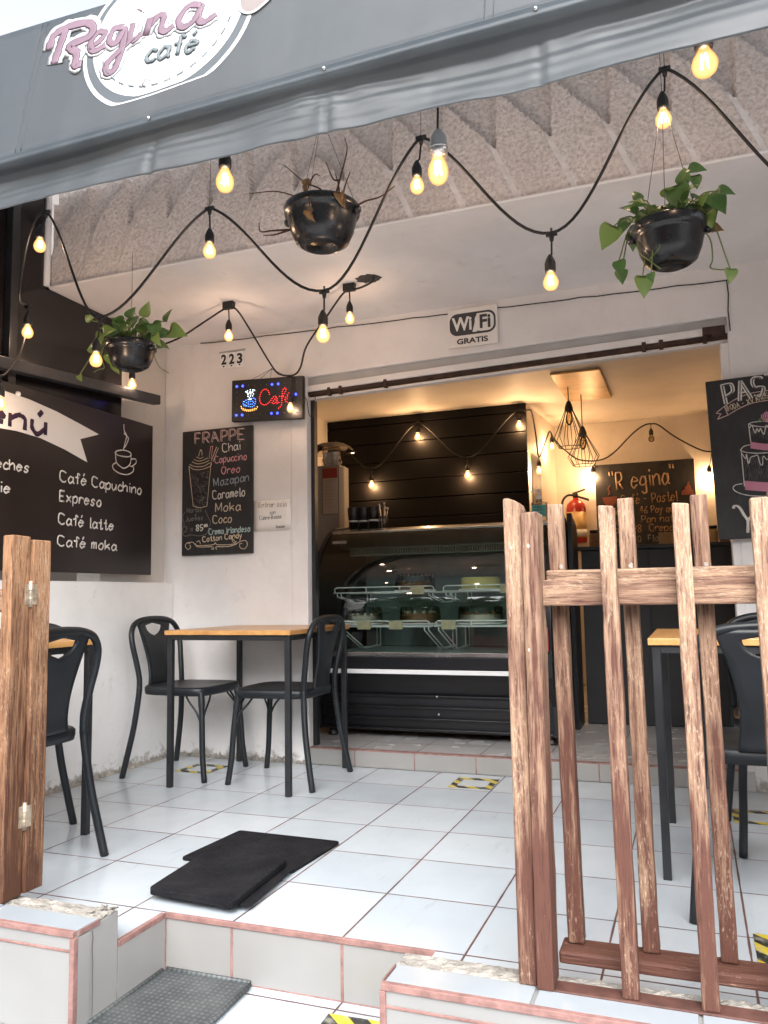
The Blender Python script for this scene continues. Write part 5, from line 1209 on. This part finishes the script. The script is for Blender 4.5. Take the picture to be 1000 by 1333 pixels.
# left pot over the menu board
x, y, z = -1.010, .80, 2.026
t = thing('hanging_plant', (x, y, z-.12), 'hanging black pot with bushy leaves by the black screen, leftmost of the three', 'hanging plant', 'hanging pots under the awning')
pot(t, x, y, z, .110, .118, .02); hangers(t, x, y, z, .105, 2.44)
SP = [(-.155, .02, -1, .1, .085, 1), (-.105, .055, -.5, -.8, .075, 1), (-.09, .03, -.2, -1, .06, 1), (-.05, .03, .9, .1, .07, 1), (-.03, .09, -.8, .1, .06, 0), (.0, .075, .5, .6, .065, 0), (.03, .085, .5, .9, .06, 0), (.055, .06, 1, -.3, .075, 0), (.085, .085, .25, 1, .075, 1), (.075, .06, .6, .2, .07, 0), (.11, .05, .3, -1, .075, 0), (.13, .075, .4, .9, .065, 0), (.15, .03, 1, -.35, .09, 1), (.125, .0, .4, -1, .06, 1), (.0, .02, .05, -1, .06, 1), (-.07, -.035, .2, -1, .065, 1), (-.055, -.07, .3, -1, .065, 1), (-.175, -.115, .5, -1, .035, 1), (.02, .04, -.5, .8, .06, 0), (.06, .03, .2, 1, .07, 0), (-.12, .10, -.6, .6, .05, 1)]
pothos(t, x, y, z, .112, [(a*1.38, b*1.1, c, d, e*.9, m_) for a, b, c, d, e, m_ in SP], 44, [[(-.10, -.02, .0), (-.13, -.03, .02), (-.135, -.03, -.05), (-.12, -.03, -.10), (-.15, -.03, -.105), (-.175, -.03, -.115)], [(-.09, -.05, .0), (-.10, -.06, -.02), (-.11, -.06, -.06)], [(.10, 0, 0), (.125, 0, -.07), (.15, 0, -.12), (.20, 0, -.155)]])

# ------------------------------------------------------------------ display cooler
X0, X1 = -.868, .548
dc = thing('display_cooler', ((X0+X1)/2, 2.75, .09), 'long black refrigerated display cooler with curved glass front and white wire shelves', 'display cooler')
GC = [(2.262, .585), (2.262, .70), (2.268, .80), (2.285, .90), (2.315, 1.00), (2.360, 1.09), (2.420, 1.175), (2.490, 1.245), (2.555, 1.292)]
GC = [(v.x, v.y) for v in spline([(a, b, 0) for a, b in GC], 4)]
def end_profile(g): return [(2.375, .13), (2.345, .30), (2.262-g, .46), (2.255-g, .585)]+[(a-g, b+g*.5) for a, b in GC]+[(2.62, 1.318+g), (2.86, 1.352+g), (2.95, 1.345+g), (3.185, 1.22+g), (3.185, .13)]
for a, b in ((X0, X0+.028), (X1-.028, X1)): MB().prism(end_profile(.012), a, b, 'x').build('end_panel', M['cooler'], dc, bevel=.004)
a, b = X0+.029, X1-.029
mb = MB(); mb.prism([(2.40, .13), (2.37, .32), (2.30, .465), (3.18, .465), (3.18, .13)], a, b, 'x')
for k, z in enumerate((.20, .265, .33, .395)):  # ribs of the lower grille
    yv = 2.395-(z-.13)*.16; mb.box(a+.01, b-.01, yv-.020, yv+.02, z, z+.010)
mb.box(a, b, 2.376, 2.40, .135, .150)
mb.build('base', M['cooler'], dc, bevel=.003)
mb = MB(); mb.box(a, b, 2.247, 2.30, .4655, .490); mb.build('white_trim', M['white'], dc, bevel=.003)
mb = MB(); mb.box(a, b, 2.250, 2.32, .4905, .560); mb.build('nose', M['cooler'], dc, bevel=.005)
mb = MB(); mb.box(a, b, 2.256, 2.30, .5605, .584); mb.build('sill', M['chrome'], dc, bevel=.003)
n = len(GC); mb = MB(); vs = [(a, p, q) for p, q in GC]+[(b, p, q) for p, q in GC]; mb.add(vs, [(i, i+1, n+i+1, n+i) for i in range(n-1)], 0, True)
g = mb.build('glass_front', M['glass'], dc)
mb = MB(); mb.prism([(2.548, 1.286), (2.548, 1.300), (2.60, 1.318), (2.62, 1.318), (2.62, 1.286)], a, b, 'x'); mb.build('top_trim', M['chrome'], dc, bevel=.002)
mb = MB(); mb.box(a, b, 2.6205, 3.18, 1.296, 1.3175); mb.build('top', M['cooler'], dc, bevel=.003)
mb = MB(); mb.box(a, b, 3.10, 3.13, .57, 1.29); mb.box(a, b, 2.30, 3.099, .50, .566, 1); mb.build('inner_back', [M['cooler_in'], M['deck']], dc)
mb = MB(); mb.box(-.74, b-.06, 2.60, 2.625, 1.15, 1.158); mb.box(-.74, b-.06, 2.60, 2.625, 1.192, 1.20)
i = -.74
while i < b-.06: mb.box(i, i+.007, 2.595, 2.625, 1.1585, 1.1915); i += .0145
mb.build('air_grille', M['cooler_in'], dc)
mb = MB(); mb.box(a, b, 2.66, 3.09, 1.20, 1.29); mb.build('fan_box', M['cooler_in'], dc, bevel=.01)
for x in (-.79, .50):
    for y in (2.43, 3.1):
        mb = MB(); mb.lathe([(.030, 0), (.032, .01), (.024, .02), (.022, .045)], (x, y, .0895), 14); mb.build('foot', M['socket'], dc)
mb = MB(); mb.prism(rrect(-.80, -.705, 1.222, 1.240, .006, 3), 2.463, 2.468, 'y'); mb.build('badge', M['silver'], dc)
for x, z in ((-.115, .432), (-.113, .235), (-.11, .338), (-.83, .36)): MB().ball((x, 2.395-(z-.13)*.30 if z < .3 else 2.325, z), .007, 5).build('screw', M['silver'], dc)
def shelf(x0, x1, z, y0, depth, drop, tags):
    mb = MB(); w = .0042
    mb.tube([(x0, y0, z), (x1, y0, z)], w*1.25, 6)
    P = [(x0+.01, y0, z), (x0+.01, y0-.004, z+.024), (x0+.025, y0-.004, z+.032), (x1-.025, y0-.004, z+.032), (x1-.01, y0-.004, z+.024), (x1-.01, y0, z)]
    mb.tube(P, w, 6)
    for k in (.33, .66): xx = x0+(x1-x0)*k; mb.tube([(xx, y0, z), (xx, y0-.004, z+.032)], w, 5)
    i = x0
    while i <= x1: mb.tube([(i, y0, z), (i, y0+depth, z)], w*.55, 5); i += .028
    for yy in (y0+depth*.5, y0+depth): mb.tube([(x0, yy, z-.004), (x1, yy, z-.004)], w, 6)
    for xx in (x0+.02, x0+.045, x1-.045, x1-.02): mb.tube([(xx, y0+.01, z), (xx, y0+.012, z-.022), (xx+.0, y0+depth*.55, z-drop), (xx, y0+depth, z-drop*.96), (xx, y0+depth, z)], w, 6)
    s = mb.build('wire_shelf', M['shelfwire'], dc)
    for tx in tags: MB().box(tx, tx+.085, y0-.014, y0-.011, z-.016, z+.034).build('price_tag', M['tag'], s)
shelf(-.800, -.150, .922, 2.475, .50, .065, (-.30,)); shelf(-.110, .510, .922, 2.475, .50, .065, (.235,))
shelf(-.755, -.165, .722, 2.425, .60, .15, (-.62, -.42)); shelf(-.145, .510, .722, 2.425, .60, .15, (-.10, .28))
def cake(x, y, z, r, h, body, label, dome=True, layers=None):
    t = thing('cake', (x, y, z), label, 'cake', 'cakes in the display cooler')
    MB().lathe([(.0001, .0), (r*1.12, .0), (r*1.14, .004), (r*1.10, .008)], (x, y, z+.001), 28).build('base', M['white'], t)
    mb = MB(); mb.lathe([(r, .009), (r, h*.55), (r*.985, h), (r*.90, h+.006), (.0001, h+.006)], (x, y, z), 28); mb.build('sponge', body, t)
    mb = MB()
    for k in range(12): q = 2*math.pi*k/12; mb.ball((x+r*.80*math.cos(q), y+r*.80*math.sin(q), z+h+.010), r*.11, 4)
    if dome: mb.build('topping', layers or body, t)
    if dome:
        mb = MB(); H = max(h+.03, .105); rr = r*1.08
        n_ = 30; vs = []; fs = []
        prof = [(rr, .010), (rr*.985, H*.6), (rr*.96, H-.008), (rr*.90, H)]
        for rad, zz in prof:
            for k in range(n_*2): q = math.pi*k/n_; rd = rad*(1+.012*(k % 2)); vs.append((x+rd*math.cos(q), y+rd*math.sin(q), z+zz))
        m_ = n_*2
        for j in range(3):
            for k in range(m_): fs.append((j*m_+k, j*m_+(k+1) % m_, (j+1)*m_+(k+1) % m_, (j+1)*m_+k))
        fs.append(tuple(3*m_+k for k in range(m_))); mb.add(vs, fs); mb.build('dome', M['dome'], t)
cake(-.350, 2.70, .927, .115, .045, M['brown'], 'low brown cake under a clear dome on the upper shelf')
cake(.065, 2.70, .927, .118, .070, M['yellow'], 'pale yellow round cake without a dome on the upper shelf', False)
cake(-.690, 2.68, .727, .110, .050, M['cream'], 'white cake under a dome at the left end of the lower shelf')
cake(-.315, 2.68, .727, .115, .060, M['brown'], 'brownish cake under a dome in the middle of the lower shelf', True, M['cream'])
cake(.065, 2.68, .727, .125, .050, M['cream'], 'cream cake with brown top under a dome, rightmost on the lower shelf', True, M['brown'])
rs = flat_board('warning_card', .470, .535, 2.222, 2.226, .600, .722, M['redcard'], 'red and white card stuck in the right end of the cooler glass', 'card', .001)
mb = MB(); mb.box(.478, .528, 2.2195, 2.2215, .615, .665); mb.box(.478, .50, 2.2195, 2.2215, .69, .70); mb.box(.478, .515, 2.2195, 2.2215, .675, .683); mb.build('panel', M['white'], rs)
# things standing on the cooler
for i, (x, y) in enumerate(((-.765, 2.72), (-.700, 2.74), (-.625, 2.72))):
    t = thing('cup_stack', (x, y, 1.318), ['stack of black paper cups at the left end of the cooler top', 'stack of black paper cups between two others on the cooler top', 'stack of black paper cups beside the cutlery jar on the cooler top'][i], 'cups', 'black cup stacks on the cooler')
    mb = MB()
    mb.lathe([(.027, 0), (.036, .105), (.038, .108), (.037, .112), (.0372, .125), (.0385, .128), (.0375, .132), (.0375, .145), (.039, .148), (.036, .150), (.0001, .149)], (x, y, 1.3185), 20); mb.build('cup', M['socket'], t)
    mb = MB(); mb.lathe([(.0325, .055), (.0336, .067)], (x, y, 1.3185), 20); mb.build('print', M['greystrip'], t)
t = thing('cutlery_jar', (-.575, 2.76, 1.318), 'small clear jar of spoons on the cooler top right of the cups', 'jar')
mb = MB(); mb.lathe([(.0001, .002), (.026, .002), (.027, .09), (.0245, .09)], (-.575, 2.76, 1.3185), 16); mb.build('glass', M['dome'], t)
for k in range(5): 
    a_ = k*1.3; mb = MB(); mb.tube([(-.575+.01*math.cos(a_), 2.76+.01*math.sin(a_), 1.325), (-.575+.03*math.cos(a_), 2.76+.02*math.sin(a_), 1.45+.008*k)], .0028, 5); mb.ball((-.575+.031*math.cos(a_), 2.76+.021*math.sin(a_), 1.455+.008*k), .007, 5, 0, 1.5); mb.build('spoon', M['chrome'], t)
t = thing('sanitizer_bottle', (.418, 2.78, 1.318), 'pump bottle of hand gel with a turquoise label on the right end of the cooler', 'bottle')
mb = MB(); mb.prism(rrect(.372, .464, 2.755, 2.805, .018, 4), 1.3185, 1.440, 'z'); mb.lathe([(.022, 0), (.014, .016), (.013, .022)], (.418, 2.78, 1.4402), 14); mb.build('body', M['dome'], t)
mb = MB(); mb.box(.376, .460, 2.7515, 2.7545, 1.355, 1.425); lb = mb.build('label', M['cyan'], t)
B = Board((0, 2.7515, 0), (1, 0, 0), (0, 0, 1)); B.lift = .0006
for tx, zz in (('GEL', 1.408), ('ANTI', 1.388), ('BAC', 1.366)): B.text(tx, (.39, zz), (.445, zz), .012, .0012, CH['ink'], .1)
B.build('lettering', lb)
mb = MB(); mb.lathe([(.015, 0), (.015, .018), (.005, .022), (.005, .045), (.012, .047), (.012, .060), (.0001, .062)], (.418, 2.78, 1.4625), 14); mb.tube([(.418, 2.78, 1.516), (.385, 2.765, 1.512), (.376, 2.762, 1.505)], .005, 6); mb.build('pump', M['white'], t)

# ------------------------------------------------------------------ inside the shop
fg = thing('tall_cabinet', (-1.2, 3.05, .09), 'tall narrow grey cabinet with a sleeved poster behind the left end of the cooler', 'cabinet')
mb = MB(); mb.box(-1.45, -.985, 3.0, 3.12, .10, 1.81); mb.build('cabinet', M['fridge'], fg, bevel=.006)
mb = MB(); mb.box(-.9845, -.945, 2.985, 3.07, .10, 1.79); mb.build('door', M['fridge_edge'], fg, bevel=.006)
mb = MB(); mb.box(-1.109, -.998, 2.9955, 2.9985, 1.470, 1.790); po_ = mb.build('poster', M['paper'], fg)
mb = MB(); mb.box(-1.108, -.999, 2.9925, 2.9952, 1.718, 1.788); mb.build('banner', M['redcard'], po_)
B = Board((0, 2.9955, 0), (1, 0, 0), (0, 0, 1)); B.lift = .0008
for i in range(9): z = 1.70-.022*i; B.stroke([(-1.095, z), (-1.095+.085*rnd.uniform(.5, 1), z)], .0013, CH['pinkish'], 2)
B.build('lettering', po_)
mb = MB(); mb.box(-1.113, -.994, 2.9870, 2.9880, 1.462, 1.795); mb.build('plastic_sleeve', M['clearbag'], po_)
t = thing('plastic_tray', (-1.08, 3.15, 1.81), 'round clear plastic lid lying on bags on top of the fridge', 'lid')
mb = MB(); mb.lathe([(.0001, .09), (.10, .085), (.145, .06), (.16, .035), (.165, .030), (.162, .025)], (-1.08, 3.09, 1.885), 26); mb.build('lid', M['clearbag'], t)
t = thing('cup_bag', (-1.07, 3.10, 1.811), 'clear plastic bag of cups crumpled on top of the fridge', 'bag')
mb = MB(); vs = []; n = 18
for j in range(7):
    for k in range(n): a_ = 2*math.pi*k/n; rr = .072*(1-.10*(j/6))*(1+rnd.uniform(-.14, .14)); vs.append((-1.07+rr*math.cos(a_), 3.06+rr*.6*math.sin(a_), 1.812+.135*j/6))
mb.add(vs, [(j*n+k, j*n+(k+1) % n, (j+1)*n+(k+1) % n, (j+1)*n+k) for j in range(6) for k in range(n)]+[tuple(6*n+k for k in range(n))]); mb.build('bag', M['clearbag'], t)
mb = MB()
for k in range(3): mb.lathe([(.024, 0), (.030, .09), (.0301, .092), (.0001, .092)], (-1.10+.032*k, 3.05+.02*(k % 2), 1.814), 12)
mb.build('cup', M['paper'], t)
ct = thing('counter', (1.2, 3.4, .09), 'black wooden service counter at the right of the shop', 'counter')
mb = MB(); mb.box(.600, 2.4, 3.20, 3.70, .091, 1.165)
for x in (1.0, 1.45, 1.9): mb.box(x, x+.012, 3.193, 3.199, .12, 1.15)
mb.build('front_panel', M['counter'], ct, bevel=.004)
mb = MB(); mb.box(.575, 2.42, 3.17, 3.75, 1.1655, 1.19); mb.build('top', M['counter'], ct, bevel=.003)
t = thing('side_panel', (.70, 3.0, .09), 'black rounded panel between the cooler and the counter', 'panel')
mb = MB(); mb.prism([(2.93, .092), (3.165, .092), (3.165, 1.27), (3.15, 1.31), (3.08, 1.345), (2.93, 1.385)], .555, .585, 'x'); mb.build('panel', M['cooler'], t, bevel=.003)
t = thing('wooden_crate', (1.14, 3.45, 1.19), 'small pale wooden box on the black counter', 'box')
mb = MB(); mb.box(1.065, 1.22, 3.40, 3.412, 1.1905, 1.275); mb.box(1.065, 1.22, 3.50, 3.512, 1.1905, 1.275); mb.box(1.065, 1.077, 3.4125, 3.4995, 1.1905, 1.275); mb.box(1.208, 1.22, 3.4125, 3.4995, 1.1905, 1.275); mb.box(1.078, 1.207, 3.4125, 3.4995, 1.1905, 1.20); mb.build('box', M['woodlight'], t, bevel=.002)
for i, (x, y, c, lab) in enumerate(((.66, 3.4, 'brown', 'small brown spice jar at the left end of the black counter'), (1.39, 3.45, 'amber', 'amber jar on the counter beside the cake chalkboard'), (1.455, 3.42, 'brown', 'dark jar on the counter beside the amber one'))):
    t = thing('storage_jar', (x, y, 1.19), lab, 'jar'); mb = MB(); mb.lathe([(.0001, .001), (.028, .001), (.030, .008), (.030, .085), (.024, .098)], (x, y, 1.19), 16); mb.build('jar', M[c], t)
    mb = MB(); mb.lathe([(.026, .0985), (.026, .118), (.0001, .120)], (x, y, 1.19), 16); mb.build('lid', M['socket'], t)
fe = thing('fire_extinguisher', (.32, 5.2, 1.33), 'red fire extinguisher with an amber label on the shop back wall', 'fire extinguisher')
mb = MB(); mb.lathe([(.0001, 0), (.075, .0), (.085, .012), (.086, .30), (.075, .345), (.045, .375), (.026, .385), (.024, .40)], (.325, 5.19, 1.335), 24); mb.build('cylinder', M['red'], fe)
mb = MB(); mb.lathe([(.0866, .045), (.0868, .270)], (.325, 5.19, 1.335), 24); mb.build('label', M['amber'], fe)
mb = MB(); mb.lathe([(.0871, .06), (.0872, .115)], (.325, 5.19, 1.335), 24); mb.build('label', M['paper'], fe)
mb = MB(); mb.lathe([(.024, 0), (.026, .02), (.018, .045), (.0001, .05)], (.325, 5.19, 1.735), 14); mb.hexa([(.30, 5.175, 1.765), (.41, 5.175, 1.80), (.41, 5.205, 1.80), (.30, 5.205, 1.765)], [(.30, 5.175, 1.780), (.41, 5.175, 1.812), (.41, 5.205, 1.812), (.30, 5.205, 1.780)]); mb.hexa([(.32, 5.175, 1.745), (.44, 5.175, 1.70), (.44, 5.205, 1.70), (.32, 5.205, 1.745)], [(.32, 5.175, 1.762), (.44, 5.175, 1.722), (.44, 5.205, 1.722), (.32, 5.205, 1.762)]); mb.build('handle', M['socket'], fe)
mb = MB(); mb.tube(spline([(.31, 5.18, 1.76), (.255, 5.16, 1.755), (.215, 5.15, 1.70), (.215, 5.15, 1.60), (.235, 5.14, 1.50)], 5), .010, 8); mb.build('hose', M['socket'], fe)

# ------------------------------------------------------------------ across the street (seen in the cooler glass)
hs = thing('street_house', (0, -12, -.47), 'pale house across the street mirrored in the cooler glass', 'house')
mb = MB(); mb.box(-9, 9, -13, -11.2, -.5, 4.2); mb.build('wall', M['facade'], hs)
for x in (-6, -3.4, 1.2, 4.2):
    mb = MB(); mb.box(x, x+1.3, -11.2, -11.14, .9, 2.4); w = mb.build('window', M['carglass'], hs); mb = MB()
    for q in ((x-.06, x, .84, 2.46), (x+1.3, x+1.36, .84, 2.46), (x, x+1.3, 2.4, 2.46), (x, x+1.3, .84, .9)): mb.box(q[0], q[1], -11.2, -11.10, q[2], q[3])
    mb.build('frame', M['white'], w)
mb = MB(); mb.box(-.9, .1, -11.2, -11.13, -.45, 1.9); mb.build('door', M['woodlight'], hs)
mb = MB(); mb.box(-9.2, 9.2, -13.2, -11.0, 4.2, 4.35); mb.build('roof', M['roofing'], hs)
car = thing('parked_car', (-1.2, -6.4, -.47), 'red parked car on the street mirrored in the cooler glass', 'car')
prof = [(-3.3, -.10), (-3.3, .20), (-3.22, .32), (-2.5, .40), (-1.95, .82), (-1.6, .90), (-.5, .90), (-.1, .80), (.50, .44), (1.0, .34), (1.12, .2), (1.12, -.12), (-2.9, -.2)]
mb = MB(); 
secs = [(-7.15, .90), (-7.05, .97), (-6.4, 1.0), (-5.75, .97), (-5.65, .90)]
vs = []; n = len(prof)
for y, k in secs:
    for px, pz in prof: vs.append((-1.1+(px+1.1)*k, y+(.14*max(0, pz-.4)*(1 if y < -6.4 else -1)), pz*(1 if pz < .3 else .3+(pz-.3)*1.0/pz)))
mb.add(vs, [(j*n+i, j*n+(i+1) % n, (j+1)*n+(i+1) % n, (j+1)*n+i) for j in range(4) for i in range(n)]+[tuple(range(n-1, -1, -1)), tuple(4*n+i for i in range(n))], 0, False); mb.build('body', M['carpaint'], car, bevel=.03)
for q in ([(-2.25, .46), (-1.85, .78), (-1.15, .80), (-1.15, .46)], [(-1.05, .46), (-1.05, .80), (-.45, .78), (.10, .46)]): mb = MB(); mb.prism(q, -5.72, -5.60, 'y'); mb.build('side_window', M['carglass'], car)
for x in (-2.55, .35):
    for y in (-5.72, -7.08):
        mb = MB(); ring_ = [(x+.31*math.cos(R(15*i)), -.16+.31*math.sin(R(15*i))) for i in range(24)]; mb.prism(ring_, y-.10, y+.10, 'y'); w = mb.build('wheel', M['tyre'], car, bevel=.02)
        mb = MB(); ring_ = [(x+.18*math.cos(R(15*i)), -.16+.18*math.sin(R(15*i))) for i in range(24)]; mb.prism(ring_, y-.11, y+.11, 'y'); mb.build('rim', M['silver'], w)

for i, (tx, ty, h, lab) in enumerate(((-6.8, -9.4, 5.9, 'leafy street tree furthest from the red car front, mirrored in the cooler glass'), (-4.5, -9.8, 6.3, 'leafy street tree between two others across the street, mirrored in the cooler glass'), (-2.3, -9.4, 5.9, 'leafy street tree behind the red car, mirrored in the cooler glass'))):
    t = thing('street_tree', (tx, ty, -.47), lab, 'tree', 'street trees across the road')
    MB().tube([(tx, ty, -.5), (tx+.05, ty, .6), (tx-.04, ty, 1.5), (tx, ty, 3.4)], [.14, .11, .09, .05], 8).build('trunk', M['twig'], t)
    mb = MB()
    for _ in range(2200):
        a, b_ = rnd.uniform(0, 2*math.pi), rnd.uniform(-1, 1); rr = (2.1+.35*math.sin(3*a)+.3*math.sin(5*b_+a))*rnd.uniform(.55, 1.)
        c = Vector((tx+rr*math.cos(a)*math.sqrt(1-b_*b_), ty+rr*.9*math.sin(a)*math.sqrt(1-b_*b_), h-2.3+rr*1.15*b_))
        leaf(mb, c, (rnd.uniform(-1, 1), rnd.uniform(-1, 1), rnd.uniform(-1, .3)), (rnd.uniform(-1, 1), rnd.uniform(-1, 1), 1), rnd.uniform(.2, .36))
    mb.build('crown', M['leaf'], t)
